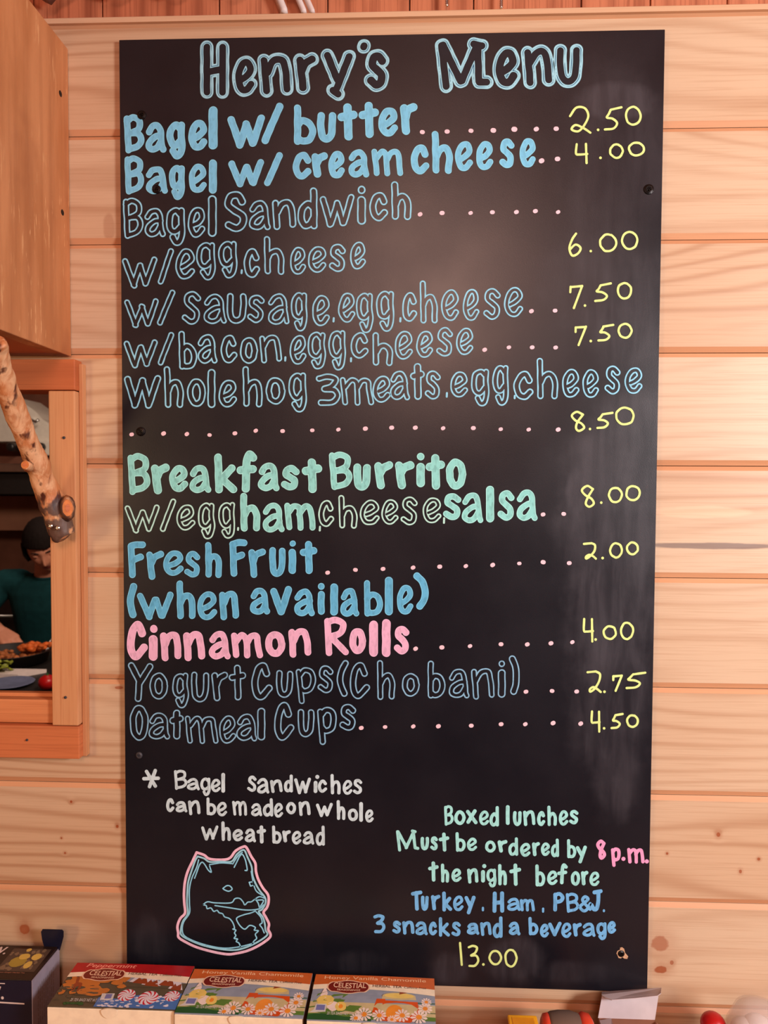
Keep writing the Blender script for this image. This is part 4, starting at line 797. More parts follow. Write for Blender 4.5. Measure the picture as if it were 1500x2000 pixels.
        for cx3, cy3, r_ in [(.57,.26,.068),(.75,.22,.078),(.93,.28,.06)]:
            add('snow', blob(cx3, cy3, r_, r_*1.9, 26), 1.4)
            for k in range(9):
                a = 2*math.pi*k/9; pl = []
                for q in range(7): tt = q/6; aa = a+tt*1.0; pl.append((cx3+r_*tt*math.cos(aa), cy3+r_*1.9*tt*math.sin(aa)))
                for q in range(6, 0, -1): tt = q/6; aa = a+tt*1.0+.36*tt; pl.append((cx3+r_*tt*math.cos(aa), cy3+r_*1.9*tt*math.sin(aa)))
                add('candy_red', pl, 1.6)
        add('seal_white', [(.38,.14),(.37,.28),(.47,.29),(.48,.15)], 1.2); add('seal_blue', [(.41,.17),(.405,.27),(.455,.275),(.46,.18)], 1.4)
        # deer standing in the grass
        add('wood_brown', blob(.13,.47,.035,.05,12), 1.0); add('wood_brown', [(.085,.62),(.10,.66),(.115,.6),(.125,.5),(.105,.48)], 1.0)
        for lx in (.105,.12,.15,.16): add('wood_brown', [(lx,.32),(lx+.008,.32),(lx+.008,.46),(lx-.002,.46)], 1.0)
    hf = lambda s: .78+.04*s-.13*(s-.15)**2+(.0 if s > .2 else -.03*(.2-s)/.2)
    strips(lambda s: hf(s)-.11-.04*s*s, lambda s: 1., 'cream', 2.9, 30); strips(lambda s: hf(s), lambda s: 1., hdr, 3.1, 30)
    cart = []
    for k in range(40):
        a = 2*math.pi*k/40; ca_, sa_ = math.cos(a), math.sin(a); cart.append((.29+.165*math.copysign(abs(ca_)**.8, ca_)*(1+.03*math.cos(6*a)), .712+.135*math.copysign(abs(sa_)**.6, sa_)*(1+.10*math.cos(6*a+math.pi))))
    add('logo_edge', [(.29+(x-.29)*1.05, .715+(y-.715)*1.08) for x, y in cart], 3.4); add('maroon', [(.29+(x-.29)*.98, .715+(y-.715)*.96) for x, y in cart], 3.6)
    flat('lid_print', P_, 0, [M[q] for q in names], lid, tr)
    z = .00028
    put_text('lid_text', 'CELESTIAL', (.165,.695,.435,.815), tr, z, M['logo_edge'], lid, -.012, .012); put_text('lid_text', 'SEASONINGS', (.20,.625,.39,.665), tr, z, M['logo_edge'], lid, -.008, .012)
    put_text('lid_text', 'HERBAL TEA', (.49,.725,.73,.785), tr, z, M['brown_text'], lid, 0, .006); put_text('lid_text', 'Caffeine Free', (.75,.725,.93,.775), tr, z, M['brown_text'], lid, 0, 0, .2)
    if kind == 'honey': put_text('lid_text', 'Honey Vanilla Chamomile', (.08,.865,.93,.965), tr, z, M['cream_text'], lid, .0, .004)
    else: put_text('lid_text', 'Peppermint', (.10,.86,.52,.985), tr, z, M['pink_text'], lid, 0, .012, .2)
    put_text('lid_text', '20 TEA BAGS NET WT 1.1 OZ', (.15,.10,.43,.16), tr, z, M['seal_white'], lid)
    def trf(s_, t_, z_): return R2(cx0+W*s_, yf-.00115, CT+(BH-.002)*t_)
    put_text('front_text', 'THE STORY OF OUR TEA', (.26,.80,.62,.825), trf, 0, M['brown_text'], t)
    return t
tea_box(-.3490, -.2135, -.0380, -.1050, .0, 'red-topped peppermint tea box, left of the two honey tea boxes', 'mint')
tea_box(-.2125, -.0785, -.0430, -.1095, -.01, 'orange-topped honey tea box in the middle, next to the peppermint box', 'honey')
tea_box(-.0745, .0575, -.0455, -.1125, -.008, 'orange-topped honey tea box on the right, last of the tea boxes', 'honey')
# ------------------------------------------------------------------ dark lemon tea carton, open flap
H = 1.052; x1 = -.3845; x0 = x1-.135; yb, yf = -.014, -.071
t = empty('tea_box', ((x0+x1)/2, (yb+yf)/2, CT), 'black and navy lemon tea carton with a raised blue flap, at the far left', 'tea box')
part('carton', rbox((x0, yf, CT+.0001), (x1, yb, H), .0006), [M['carton_black']], t)
def trf(s_, t_, z_): return (x0+(x1-x0)*s_, yf-.0006-z_, CT+(H-CT)*t_)
part('front_panel', quadbox([(x0, yf-.0005, CT+.0002), (x1, yf-.0005, CT+.0002), (x1, yf-.0005, H-.001), (x0, yf-.0005, H-.001)], (0, .0004, 0)), [M['carton_navy']], t)
P_ = []
def fq(name, pl, mat, lift): return mesh(name, [trf(a, b, lift) for a, b in pl], [tuple(range(len(pl)))], [M[mat]], t)
fq('blue_band', [(0,.30),(1,.30),(1,.445),(0,.545)], 'carton_blue', .0001); fq('grey_band', [(0,0),(1,0),(1,.385),(0,.43)], 'carton_grey', .0002)
fq('silver_line', [(0,.785),(.94,.755),(.94,.77),(0,.80)], 'silver_text', .0001); fq('silver_line', [(0,.965),(.78,.955),(.78,.965),(0,.975)], 'silver_text', .0001)
put_text('front_text', 'W.', (.60,.80,.77,.93), trf, .0002, M['silver_text'], t, 0, .03)
side = part('side_panel', quadbox([(x1+.0004, yf-.001, CT), (x1+.0004, yb+.002, CT), (x1+.0004, yb+.002, H-.003), (x1+.0004, yf-.001, H)], (.0009,0,0)), [M['carton_grey']], t); side['label'] = 'grey cardboard side panel with small print'
rd = random.Random(8)
for i in range(9):
    yy = yf+.010+i*.0042; z1_ = H-.014-rd.uniform(0,.003); zz = z1_
    V = []; F = []
    while zz > z1_-.042:
        ln = rd.uniform(.003,.009); b_ = len(V); V += [(x1+.0014, yy, zz-ln), (x1+.0014, yy+.0008, zz-ln), (x1+.0014, yy+.0008, zz), (x1+.0014, yy, zz)]; F.append((b_,b_+1,b_+2,b_+3)); zz -= ln+.0016
    mesh('small_print', V, F, [M['ginger']], side)
def trt(s_, t_, z_): return (x0+(x1-x0)*s_, yf+(yb-yf)*t_, H+.0001+z_)
names = ['ginger_dark','ginger','lemon_dark','lemon','carton_black']; P_ = []
P_.append((0, [(.46,.22),(.93,.22),(.93,.90),(.46,.90)], 0)); rd = random.Random(3)
for _ in range(46): P_.append((1, blob(rd.uniform(.48,.91), rd.uniform(.26,.86), rd.uniform(.012,.03), rd.uniform(.02,.06), 8, .35, rd.random()), .3+rd.random()*.3))
P_ += [(2, blob(.64,.50,.10,.16,20,.04,1), 1.0), (3, blob(.67,.66,.065,.09,18,.05,2), 1.3), (3, blob(.82,.66,.058,.10,18,.03,3), 1.3), (3, blob(.79,.42,.045,.11,16,.06,4), 1.3), (3, blob(.66,.86,.03,.05,10,.1,5), 1.3)]
P_ = [(m_, [(.64+(a-.46)*.70, b) for a, b in pl], ly) for m_, pl, ly in P_]
flat('lid_print', P_, 0, [M[q] for q in names], t, trt)
put_text('lid_text', 'W.', (.46,.70,.60,.93), trt, .0002, M['silver_text'], t, 0, .03); put_text('lid_text', 'Lemon Ginger Herbal Tea', (.66,.16,.90,.20), trt, .0002, M['copper_text'], t)
fl = [PY(87,1852,yb), PY(117,1856,yb), PY(124,1830,yb-.002), PY(124,1819,yb-.002), PY(121,1816,yb-.002), PY(83,1815,yb-.002), PY(80,1820,yb-.002), PY(82,1835,yb-.001)]
o = part('flap', quadbox([tuple(p) for p in fl], (0, .0006, 0)), [M['carton_navy']], t); o['label'] = 'raised blue-black cardboard flap'
# ------------------------------------------------------------------ open pale carton under the board's right corner
for nm, c_, ro in [('pale_card', srgb(196,186,190), .6), ('brown_card', srgb(150,100,78), .7), ('yellow_plastic', srgb(246,176,10), .4), ('red_plastic', srgb(206,62,34), .4), ('grey_plastic', srgb(104,84,72), .6), ('dark_red', srgb(176,16,18), .35), ('egg_white', srgb(240,226,222), .5)]: simple(nm, c_, ro, .4, .05, 60)
yb = -.040; a, b = PY(1168,1990,yb), PY(1274,1984,yb); x0, x1 = a.x, b.x+.003; H = a.z+.001; yf = yb-.062
t = empty('carton', ((x0+x1)/2, (yb+yf)/2, CT), 'open pale cardboard carton with raised lid under the right end of the board', 'carton')
bm = box((x0, yf, CT+.0001), (x1, yb, CT+.0015)); box((x0, yf, CT+.0015), (x0+.0008, yb, H-.002), bm); box((x1-.0008, yf, CT+.0015), (x1, yb, H-.002), bm); box((x0+.0008, yb-.0008, CT+.0015), (x1-.0008, yb, H), bm); box((x0+.0008, yf, CT+.0015), (x1-.0008, yf+.0008, H-.002), bm)
part('carton_body', bm, [M['brown_card']], t)
l4 = [(x0, yb, H), (x1, yb, H), tuple(PY(1286,1946,yb+.012)), tuple(PY(1176,1944,yb+.012))]
part('lid', quadbox(l4, (0, .0007, 0)), [M['pale_card']], t)
p = [PY(1175,1944,yb+.012), PY(1183,1950,yb+.006), PY(1195,1954,yb+.0), PY(1240,1951,yb-.001), PY(1284,1946,yb+.0), PY(1291,1941,yb+.006), PY(1292,1930,yb+.030), PY(1176,1938,yb+.030)]
part('tuck_flap', quadbox([tuple(q) for q in p], (0, .0002, .0006)), [M['pale_card']], t)
part('dust_flap', quadbox([(x1, yb-.002, H-.001), (x1, yb-.050, H-.001), (x1+.020, yb-.046, H-.016), (x1+.020, yb-.012, H-.016)], (.0004,0,.0006)), [M['brown_card']], t)
part('dust_flap', quadbox([(x0+.001, yb-.002, H-.0015), (x0+.013, yb-.006, H+.004), (x0+.010, yb-.040, H+.004), (x0+.001, yb-.048, H-.0015)], (0,0,.0006)), [M['pale_card']], t)
# yellow tub, barrel container, bottle with a red cap, clear bowl
a, b = PY(993,1993,-.085), PY(1051,1990,-.085); H = a.z
t = empty('tub', ((a.x+b.x)/2, -.095, CT), 'small yellow plastic tub, only its rim showing below the board', 'tub')
bm = rbox((a.x+.001, -.116, CT+.0001), (b.x-.001, -.078, H-.004), .004, 3); part('tub_body', bm, [M['yellow_plastic']], t, True)
bm = rbox((a.x, -.118, H-.0045), (b.x, -.076, H), .0016, 3); part('rim', bm, [M['yellow_plastic']], t, True)
part('contents', rbox((a.x+.004, -.113, H+.00005), (b.x-.004, -.081, H+.0006), .0002, 1), [simple('yellow_inside', srgb(214,140,8), .6)], t)
a, b = PY(1060,1996,-.080), PY(1160,1996,-.080); zt_ = PY(1105,1983,-.080).z; R_ = .024; zc_ = zt_-R_; xa, xb = a.x, b.x
t = empty('drum', ((xa+xb)/2, -.080, CT), 'small grey ribbed drum with red ends lying on its side below the board', 'drum')
bm = lathe([(0,xa+.006),(R_*.86,xa+.006),(R_*.95,xa+.010),(R_,(xa+xb)/2-.008),(R_,(xa+xb)/2+.004),(R_*.9,xb-.014),(R_*.8,xb-.010),(0,xb-.010)], (0,-.080,zc_), 28, axis='X'); part('drum_body', bm, [M['grey_plastic']], t, True)
bm = lathe([(0,xa),(R_*.70,xa),(R_*.86,xa+.002),(R_*.9,xa+.007),(0,xa+.007)], (0,-.080,zc_), 24, axis='X'); part('end_cap', bm, [M['red_plastic']], t, True)
bm = lathe([(0,xb-.015),(R_*.88,xb-.015),(R_*.98,xb-.010),(R_*.90,xb-.003),(R_*.7,xb),(0,xb)], (0,-.080,zc_), 24, axis='X'); part('end_cap', bm, [M['red_plastic']], t, True)
bm = rbox((xa+.010, -.100, CT+.0001), (xb-.018, -.060, zc_-R_*.80), .003); part('foot', bm, [M['grey_plastic']], t)
c0 = PY(1393,2001,-.075); r_ = .0128
t = empty('bottle', (c0.x, c0.y, CT), 'bottle with a round dark red cap beside the clear bowl', 'bottle')
part('cap', ball(tuple(c0), r_, sub=3, sc=(1,1,.95)), [M['dark_red']], t, True)
part('bottle_body', lathe([(0,0),(.016,0),(.0175,.002),(.0175,c0.z-CT-.026),(.009,c0.z-CT-.015),(.009,c0.z-CT-.008),(0,c0.z-CT-.008)], (c0.x,c0.y,CT+.0001), 24), [M['cream']], t, True)
s = N('clear_plastic'); s.b.inputs['Alpha'].default_value = .28; M['clear'] = s.out((.75,.70,.68), .12, .5)
c0 = PY(1487,2010,-.085); t = empty('bowl', (c0.x, c0.y, CT), 'clear plastic domed bowl at the bottom right corner', 'bowl'); R_ = .036; hh = PY(1487,1962,-.085).z-CT
pr_ = [(R_*.96,0.0002),(R_,.02),(R_,hh*.55),(R_*.93,hh*.78),(R_*.72,hh*.93),(R_*.4,hh*.985),(0,hh)]; pi_ = [(max(0,r-.0012), h-.0012 if h > .02 else h+.0002) for r, h in pr_]
part('dome', lathe(pr_+pi_[::-1], (c0.x,c0.y,CT), 36), [M['clear']], t, True)
for k, (u, v, r__) in enumerate([(1452,2008,.0125),(1478,2003,.0135),(1502,2010,.013)]):
    q = PY(u, v, -.085); o = part('egg', ball((q.x, q.y, q.z), r__, sub=3, sc=(1,.9,.8)), [M['egg_white']], None, True)
    tag(o, ['white rounded piece at the left inside the clear bowl', 'white rounded piece in the middle inside the clear bowl', 'white rounded piece at the right inside the clear bowl'][k], 'egg', 'white pieces in the clear bowl')
    
# ------------------------------------------------------------------ things in the kitchen, seen through the hatch
def kbox(u0, v0, u1, v1, y, d, r=.004):
    a, b = PY(u0, v0, y), PY(u1, v1, y); return rbox((a.x, y, b.z), (b.x, y+d, a.z), r)
TZ = .90; ty0, ty1 = 1.46, 2.14
tb = empty('prep_table', (-1.0, 1.85, 0), 'steel prep table behind the hatch with the skillet and boards on it', 'table')
part('table_top', rbox((-2.1, ty0, TZ-.04), (.2, ty1, TZ), .004), [M['black_metal']], tb)
for x in (-2.05, .13):
    for y in (ty0+.04, ty1-.08): part('leg', rbox((x, y, 0), (x+.04, y+.04, TZ-.0405), .003), [M['steel_table']], tb)
# hood, appliance on its shelf
hy = 2.75
hd = empty('range_hood', (PY(0,905,hy).x-.3, hy+.2, PY(0,970,hy).z), 'dark range hood with a bright steel edge under the white appliance', 'range hood')
xl, xr = PY(-420,900,hy).x, PY(150,900,hy).x
part('hood_body', rbox((xl, hy, PY(0,966,hy).z), (xr, 3.29, PY(0,923,hy).z-.001), .006), [M['black_metal']], hd)
part('steel_edge', rbox((xl, hy-.04, PY(0,922,hy).z), (xr, 3.29, PY(0,906,hy).z), .004), [M['steel']], hd)
sz = PY(0,906,hy).z+.0005
t = empty('kitchen_appliance', (PY(60,900,hy).x, hy+.15, sz), 'white enamelled appliance with black knobs and a chrome valve on the steel hood', 'appliance')
pl = [(-40,862),(-40,780),(30,776),(50,790),(62,798),(72,806),(82,818),(94,826),(110,846),(112,862)]
part('housing', quadbox([tuple(PY(u, v, hy+.06)) for u, v in pl], (0, .25, 0)), [M['white_enamel']], t)
part('control_panel', rbox((PY(62,861,hy+.01).x, hy+.012, PY(0,889,hy+.01).z), (PY(125,861,hy+.01).x, hy+.30, PY(0,861,hy+.01).z), .006), [M['white_enamel']], t)
part('lower_body', rbox((PY(-40,890,hy).x, hy+.07, sz), (PY(125,890,hy).x, hy+.30, PY(0,890,hy+.01).z), .006), [M['kitchen_dark']], t)
for u in (79, 22):
    q = PY(u, 873, hy-.005); o = part('knob', lathe([(0,-.018),(.017,-.018),(.021,-.012),(.0225,0),(.0225,.012 if u == 79 else .07),(0,.012 if u == 79 else .07)], tuple(q), 24, axis='Y'), [M['black_plastic']], t, True)
q = PY(57, 818, hy+.03); part('valve', lathe([(0,-.03),(.014,-.03),(.016,-.02),(.016,.0),(.011,.005),(.011,.03),(0,.03)], tuple(q), 8, axis='Y'), [M['chrome']], t)
part('valve_stem', tube([q+Vector((0,0,-.01)), PY(62,840,hy+.03), PY(64,862,hy+.03)], .006, 10), [M['steel']], t, True)
part('valve_lever', tube([q+Vector((.01,0,-.005)), PY(70,824,hy+.01), PY(75,820,hy+.01)], .007, 10), [M['steel']], t, True)
# stove back: dark units with steel rails
sy = 2.70
st = empty('stove', (PY(0,1300,sy).x-.2, sy, 0), 'black stove with steel rails behind the cook', 'stove')
part('stove_back', rbox((PY(-380,1200,sy).x, sy+.02, .80), (PY(160,1200,sy).x, sy+.5, PY(0,1203,sy).z), .006), [M['black_metal']], st)
part('rail', tube([PY(-300,1203,sy), PY(60,1203,sy)], .006, 10), [M['steel']], st, True)
part('steel_shelf', rbox((PY(-300,1252,sy-.06).x, sy-.06, PY(0,1262,sy-.06).z), (PY(90,1252,sy-.06).x, sy+.015, PY(0,1252,sy-.06).z), .003), [M['white_enamel']], st)
part('steel_front', rbox((PY(-300,1262,sy-.05).x, sy-.05, .5), (PY(90,1262,sy-.05).x, sy+.015, PY(0,1264,sy-.06).z), .003), [M['steel_table']], st)
part('stove_base', rbox((PY(-380,1200,sy).x, sy+.02, 0), (PY(160,1200,sy).x, sy+.5, .798), .006), [M['black_metal']], st)
# cupboard line on the rear wall
cp_ = empty('wall_cupboard', (-1.3, 3.2, 1.2), 'brown cupboard doors on the rear kitchen wall below the hood', 'cupboard')
for i in range(4): part('door', rbox((-2.4+i*.62, 3.10, PY(0,1036,3.1).z), (-2.4+i*.62+.61, 3.12, PY(0,968,3.1).z), .004), [M['kitchen_wall']], cp_)
part('carcass', box((-2.4, 3.121, PY(0,1036,3.1).z), (.08, 3.299, PY(0,968,3.1).z)), [M['kitchen_dark']], cp_)
# skillet with hash, tray, board, plate, tomato
py_ = 1.98
cx4, cy4 = PY(22, 1290, 1.88).x, 1.88
t = empty('skillet', (cx4, cy4, TZ), "black skillet of fried hash under the cook's hand", 'skillet')
part('pan', lathe([(0,.0005),(.11,.0005),(.130,.006),(.143,.046),(.148,.048),(.145,.05),(.138,.048),(.126,.010),(0,.008)], (cx4,cy4,TZ), 40), [M['black_metal']], t, True)
part('handle', tube([(cx4-.143,cy4-.02,TZ+.044),(cx4-.25,cy4-.03,TZ+.055),(cx4-.34,cy4-.04,TZ+.06)], [.011,.009,.011], 10), [M['black_metal']], t, True)
hm = simple('hash_brown', srgb(170,100,56), .6, .3, .4, 60)
rd = random.Random(6); bm = bmesh.new()
for _ in range(95):
    a_, r_ = rd.uniform(0,6.28), .108*math.sqrt(rd.random()); ball((cx4+r_*math.cos(a_), cy4+r_*math.sin(a_), TZ+.016+rd.uniform(0,.012)), rd.uniform(.009,.016), bm, 1, (1,1,.7))
o = part('hash', bm, [hm], None, True); tag(o, 'browned hash filling the black skillet', 'food', kind='stuff')
bm = bmesh.new(); cx5, cy5 = PY(66, 1283, 1.92).x, 1.92
for _ in range(40): ball((cx5+rd.uniform(-.035,.05), cy5+rd.uniform(-.03,.03), TZ+.046+rd.uniform(0,.022)), rd.uniform(.010,.018), bm, 1, (1.2,1,.7))
o = part('browned_food', bm, [simple('browned', srgb(214,104,44), .6, .3, .3, 50)], None, True); tag(o, 'orange-brown fried food heaped at the right side of the skillet', 'food', kind='stuff')
t = empty('tongs', tuple(PY(92,1275,1.95)), 'steel tongs resting on the skillet beside the casing', 'tongs')
for k in (0, 1): part('arm', tube([PY(86+k*6,1286,1.93), PY(90+k*3,1272,1.95), PY(96,1255,1.99), PY(112,1235,2.03)], [.005,.004,.004,.004], 8), [M['steel']], t, True)
b0 = PY(35, 1330, 1.70)
V = [(b0.x-.22,1.665),(b0.x+.02,1.665),(b0.x+.085,1.742),(b0.x-.16,1.742)]
t = part('cutting_board', quadbox([(x, y, TZ+.014) for x, y in V], (0,0,-.0135)), [M['egg_white']]); tag(t, 'white cutting board on the table in front of the skillet', 'cutting board')
rdl = random.Random(2); bm = bmesh.new(); l0 = PY(2, 1325, 1.70)
for _ in range(26):
    c_ = Vector((l0.x+rdl.uniform(-.05,.03), l0.y+rdl.uniform(-.018,.018), TZ+.0165+rdl.uniform(0,.03))); s_ = rdl.uniform(.014,.024); n_ = 7; a0 = rdl.uniform(0,6.3)
    tilt = Vector((rdl.uniform(-1,1), rdl.uniform(-1,1), 1.5)).normalized(); u_ = tilt.orthogonal().normalized(); w_ = tilt.cross(u_)
    vs = [bm.verts.new(c_+(u_*math.cos(a0+6.283*k/n_)+w_*math.sin(a0+6.283*k/n_))*s_*rdl.uniform(.7,1.1)+tilt*rdl.uniform(-.002,.006)) for k in range(n_)]; cc = bm.verts.new(c_-tilt*.003)
    for k in range(n_): bm.faces.new([vs[k], vs[(k+1)%n_], cc])
o = part('lettuce', bm, [simple('lettuce_green', srgb(150,160,60), .5, .3, .3, 60)]); tag(o, 'chopped green lettuce heap on the white cutting board', 'lettuce', kind='stuff')
q = PY(18, 1344, 1.572); o = part('plate', lathe([(0,.0005),(.05,.0005),(.080,.010),(.082,.012),(.078,.0125),(.05,.005),(0,.005)], (q.x, q.y, TZ), 36), [simple('blue_plate', srgb(110,118,150), .4)], None, True); tag(o, 'blue-grey round plate at the front edge of the prep table', 'plate')
q = PZ(93, 1346, TZ+.002); t = empty('tomato', (q.x, q.y, TZ), 'red tomato beside the hatch casing', 'tomato'); part('flesh', ball((q.x,q.y,TZ+.026), .030, sub=3, sc=(1,1,.85)), [M['dark_red']], t, True)
part('stem', lathe([(0,0),(.006,0),(.002,.004),(.0015,.010),(0,.010)], (q.x,q.y,TZ+.0505), 8), [M['dark_green']], t)
# ------------------------------------------------------------------ the cook
def capsule(bm, a, b, ra, rb, n=14):
    a, b = Vector(a), Vector(b); d = b-a; pts = [a, a+d*.33, a+d*.67, b]; r = [ra, ra+(rb-ra)*.33, ra+(rb-ra)*.67, rb]
    tube(pts, r, n, bm); ball(a, ra, bm, 2); ball(b, rb, bm, 2)
def chain(bm, pts, rad):
    for i in range(len(pts)-1): capsule(bm, pts[i], pts[i+1], rad[i], rad[i+1])
def loft(bm, rings, n=28):
    R_ = []
    for c, rx, ry in rings:
        c = Vector(c); R_.append([bm.verts.new(c+Vector((rx*math.copysign(abs(math.cos(a))**.9, math.cos(a)), ry*math.sin(a), 0))) for a in [2*math.pi*k/n for k in range(n)]])
    for A_, B_ in zip(R_, R_[1:]):
        for k in range(n): bm.faces.new([A_[k], A_[(k+1)%n], B_[(k+1)%n], B_[k]])
    bm.faces.new(R_[0][::-1]); bm.faces.new(R_[-1])
def remesh(name, bm, voxel, mats, parent, smooth_it=4):
    me = bpy.data.meshes.new('tmp'); bmesh.ops.recalc_face_normals(bm, faces=bm.faces[:]); bm.to_mesh(me); bm.free()
    ob = bpy.data.objects.new('tmp', me); C.collection.objects.link(ob)
    md = ob.modifiers.new('r', 'REMESH'); md.mode = 'VOXEL'; md.voxel_size = voxel
    sm = ob.modifiers.new('s', 'SMOOTH'); sm.iterations = smooth_it; sm.factor = .5
    dg = bpy.context.evaluated_depsgraph_get(); dg.update(); out = bpy.data.meshes.new_from_object(ob.evaluated_get(dg)); bpy.data.objects.remove(ob)
    out.name = name; out.materials.clear()
    for m_ in mats: out.materials.append(m_)
    out.polygons.foreach_set('use_smooth', [True]*len(out.polygons)); return link(bpy.data.objects.new(name, out), parent)
hc = PY(88, 1066, 2.22); neck = PY(90, 1118, 2.31); sR = PY(8, 1137, 2.33); sL = PY(172, 1137, 2.33)
chest = PY(90, 1185, 2.36); waist = PY(92, 1245, 2.40); hip = PY(92, 1305, 2.44)
eR, wR = PY(-42, 1200, 2.27), PY(-2, 1232, 2.08); eL, wL = PY(222, 1205, 2.25), PY(150, 1262, 2.10)
cook = empty('person', (hip.x, hip.y+.02, 0), 'person with dark fringed hair in a teal t-shirt, bending over a skillet in the kitchen', 'person')
T_ = Vector(hc); pitch = Matrix.Rotation(math.radians(30), 3, 'X') @ Matrix.Rotation(math.radians(20), 3, 'Z')   # face looks towards -y and down
def hp(x, y, z): return T_+pitch@Vector((x, y, z))
def head(bm):
    g = bmesh.ops.create_icosphere(bm, subdivisions=5, radius=1)
    for v in g['verts']:
        x, y, z = v.co; f = max(0., -y)
        X, Y, Z = x*.072, y*.094, z*.112
        if z < 0: X *= 1-.34*(-z)**1.6; Y = Y*(1-.12*(-z)) - .010*(-z)*f
        def gss(cx_, cz_, sx, sz): return math.exp(-((X-cx_)/sx)**2-((Z-cz_)/sz)**2)*(1 if y < 0 else 0)
        Y -= .021*gss(0,-.026,.010,.020)+.010*gss(0,-.034,.017,.008)+.006*gss(0,.0,.007,.02)
        Y += .010*gss(.031,.004,.016,.010)+.010*gss(-.031,.004,.016,.010)
        Y -= .004*gss(0,.022,.045,.009)
        Y -= .007*gss(0,-.054,.021,.005)+.006*gss(0,-.066,.019,.005)-.005*gss(0,-.060,.024,.0022)+.009*gss(0,-.092,.020,.014)
        Y -= .004*(gss(.036,-.03,.018,.018)+gss(-.036,-.03,.018,.018))
        v.co = T_+pitch@Vector((X, Y, Z))
    for s_ in (-1, 1):
        g = bmesh.ops.create_icosphere(bm, subdivisions=3, radius=1)
        for v in g['verts']: v.co = T_+pitch@Vector((s_*.074+v.co.x*.009, .004+v.co.y*.017, -.008+v.co.z*.030))
body = bmesh.new(); head(body)
chain(body, [hp(0,.030,-.05), neck+Vector((0,.0,-.005)), neck+Vector((0,.03,-.05))], [.052,.050,.062])
tor = [(hip+Vector((0,.01,-.03)),.158,.108),(hip,.162,.110),(waist+Vector((0,0,-.03)),.128,.092),(waist,.118,.086),(chest,.138,.098),(chest+Vector((0,-.012,.07)),.150,.095),(sR.lerp(sL,.5)+Vector((0,.0,-.005)),.150,.070),(sR.lerp(sL,.5)+Vector((0,.01,.03)),.085,.055)]
loft(body, tor)
chain(body, [sR.lerp(sL,.2), sR, eR, wR], [.052,.050,.040,.026]); chain(body, [sL.lerp(sR,.2), sL, eL, wL], [.052,.050,.040,.026])
for s_ in (-1, 1):
    h_ = hip+Vector((s_*.082,.02,-.05)); k_ = Vector((h_.x+s_*.01, h_.y-.02, .46)); a_ = Vector((h_.x+s_*.02, h_.y+.03, .085))
    chain(body, [h_, k_, a_], [.088,.056,.036]); chain(body, [a_, a_+Vector((0,-.05,-.045)), a_+Vector((s_*.01,-.15,-.058))], [.036,.032,.024])
def hand(bm, wrist, dirv, side, palm_n, curl):
    d = Vector(dirv).normalized(); nrm = Vector(palm_n); nrm = (nrm-d*nrm.dot(d)).normalized(); s_ = d.cross(nrm)*side
    for i, off in enumerate((-.030,-.010,.010,.029)):      # metacarpals, then three phalanges each
        k0 = wrist+d*.012+s_*off*.45; k1 = wrist+d*(.088-.004*abs(i-1))+s_*off; chain(bm, [k0, k1], [.017,.0125])
        ln = (.040,.046,.043,.034)[i]; c_ = curl; p = k1; r_ = .0095-.0006*i; dd = d
        for j, fr_ in enumerate((1,.68,.52)):
            c2 = c_*(j+1)*.62; dd = (d*math.cos(c2)+nrm*math.sin(c2)).normalized(); q = p+dd*ln*fr_+s_*(.0015*(1.5-i))*(-1)*.6; capsule(bm, p, q, r_, r_-.0009, 10); p = q; r_ -= .0009
    t0 = wrist+d*.022-s_*.022; t1 = t0+d*.026-s_*.022+nrm*.012; t2 = t1+d*.032-s_*.004+nrm*.012; t3 = t2+d*.024+s_*.006+nrm*.010
    chain(bm, [t0,t1,t2,t3], [.016,.0135,.0105,.009])
hand(body, wR, PY(44,1272,2.01)-wR, 1, (.15,.35,-1), .55); hand(body, wL, PY(120,1282,2.02)-wL, -1, (-.15,.35,-1), .6)
def skin(name, col):
    s = N(name); s.b.inputs['Subsurface Weight'].default_value = .08; s.b.inputs['Subsurface Radius'].default_value = (.01,.004,.002)
    n_ = s.noise(s.coords((1,1,1)), 60, 2); return s.out(s.mix(n_, col, tuple(q*.86 for q in col)), .5, .35)
sk, lips = skin('skin', srgb(222,150,120)), skin('lips', srgb(176,84,76))
bo = remesh('body', body, .0046, [sk, lips], cook)
inv = pitch.inverted()
for p in bo.data.polygons:
    q = inv@(p.center-T_)
    if q.y < -.06 and abs(q.x) < .021 and -.0715 < q.z < -.0495+.004*math.cos(q.x*150): p.material_index = 1
hairm = simple('hair', (.012,.007,.006), .8, .12, .5, 400, bump=.003); brow = simple('brow', (.02,.011,.008), .7)
for s_ in (-1, 1):
    e = part('eye', ball(hp(s_*.031,-.0745,.003), .0112, sub=3), [simple('eye_white', (.6,.55,.5), .2)], cook, True)
    part('iris', ball(hp(s_*.031,-.0815,-.001), .0052, sub=2), [simple('iris', (.02,.012,.008), .15)], e, True)
    part('upper_lid', ball(hp(s_*.031,-.0744,.0042), .0125, sub=3, sc=(1.15,1,.95)), [sk], cook, True)
    part('eyebrow', tube([hp(s_*.014,-.0925,.020), hp(s_*.030,-.0905,.025), hp(s_*.047,-.078,.020)], [.0028,.0032,.0018], 8), [brow], cook, True)
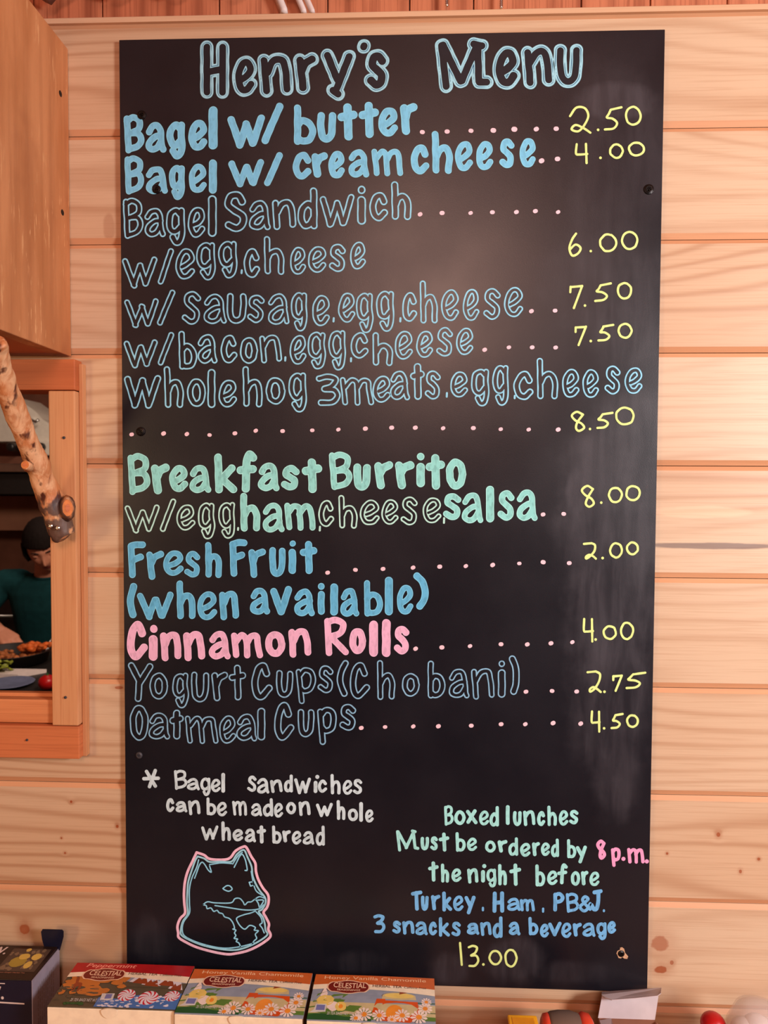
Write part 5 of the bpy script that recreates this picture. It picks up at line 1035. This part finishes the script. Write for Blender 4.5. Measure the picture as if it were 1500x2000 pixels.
# bowl-cut hair: thick cap with a straight fringe
bm = bmesh.new(); g = bmesh.ops.create_icosphere(bm, subdivisions=5, radius=1); rd = random.Random(1)
dele = []
for v in g['verts']:
    x, y, z = v.co; lim = .30 if y < -.30 else (-.52 if y > -.1 else .30+(y+.30)*(-.82/.2)*1.0)
    if z < lim: dele.append(v); continue
    a = math.atan2(x, -y); rr = 1+.018*math.sin(a*34+z*4)+.008*math.sin(a*71)
    v.co = hp(x*.087*rr, y*.113*rr+.004, z*.128*(1+.01*math.sin(a*17))+.004)
bmesh.ops.delete(bm, geom=dele, context='VERTS')
ho = part('hair', bm, [hairm], cook, True); sd = ho.modifiers.new('s', 'SOLIDIFY'); sd.thickness = .016; sd.offset = -1
for s_ in (-1, 1):
    for k in range(4):
        part('hair_strand', tube([hp(s_*(.078+.002*k),-.030+.012*k,.03), hp(s_*(.080+.001*k),-.034+.013*k,-.01), hp(s_*(.074),-.040+.013*k,-.040-.006*k)], [.009,.008,.002], 8), [hairm], ho, True)
# clothes
teal = simple('teal_cotton', srgb(22,66,70), .85, .15, .12, 30); bm = bmesh.new()
loft(bm, [(c+Vector((0,0,0)), rx+.012, ry+.012) for c, rx, ry in tor[1:-1]]+[(tor[-1][0]+Vector((0,0,.004)), .088, .064)])
for sh, el in ((sR, eR), (sL, eL)): chain(bm, [sh.lerp(sL if sh is sR else sR, .2), sh, sh.lerp(el, .62)], [.062,.060,.056])
remesh('t_shirt', bm, .006, [teal], cook, 6)
part('collar', (lambda b: b)(tube([neck+Vector((.066*math.cos(a), .058*math.sin(a)+.012, -.012+.012*math.sin(a))) for a in [2*math.pi*k/24 for k in range(25)]], .006, 8)), [teal], cook, True)
bm = bmesh.new()
for s_ in (-1, 1):
    h_ = hip+Vector((s_*.082,.02,-.05)); k_ = Vector((h_.x+s_*.01, h_.y-.02, .46)); a_ = Vector((h_.x+s_*.02, h_.y+.03, .10)); chain(bm, [h_, k_, a_], [.102,.070,.056])
loft(bm, [(hip+Vector((0,.01,-.06)),.165,.118),(hip+Vector((0,.0,.012)),.170,.120)])
remesh('trousers', bm, .008, [simple('dark_cloth', (.015,.016,.022), .8)], cook, 4)
for s_ in (-1, 1):
    a_ = Vector((hip.x+s_*.082+s_*.02, hip.y+.05, .085)); bm = bmesh.new(); chain(bm, [a_+Vector((0,.02,-.02)), a_+Vector((0,-.05,-.036)), a_+Vector((s_*.01,-.16,-.048))], [.044,.042,.034])
    for v in bm.verts: v.co.z = max(v.co.z, .001)
    part('shoe', bm, [M['black_plastic']], cook, True)
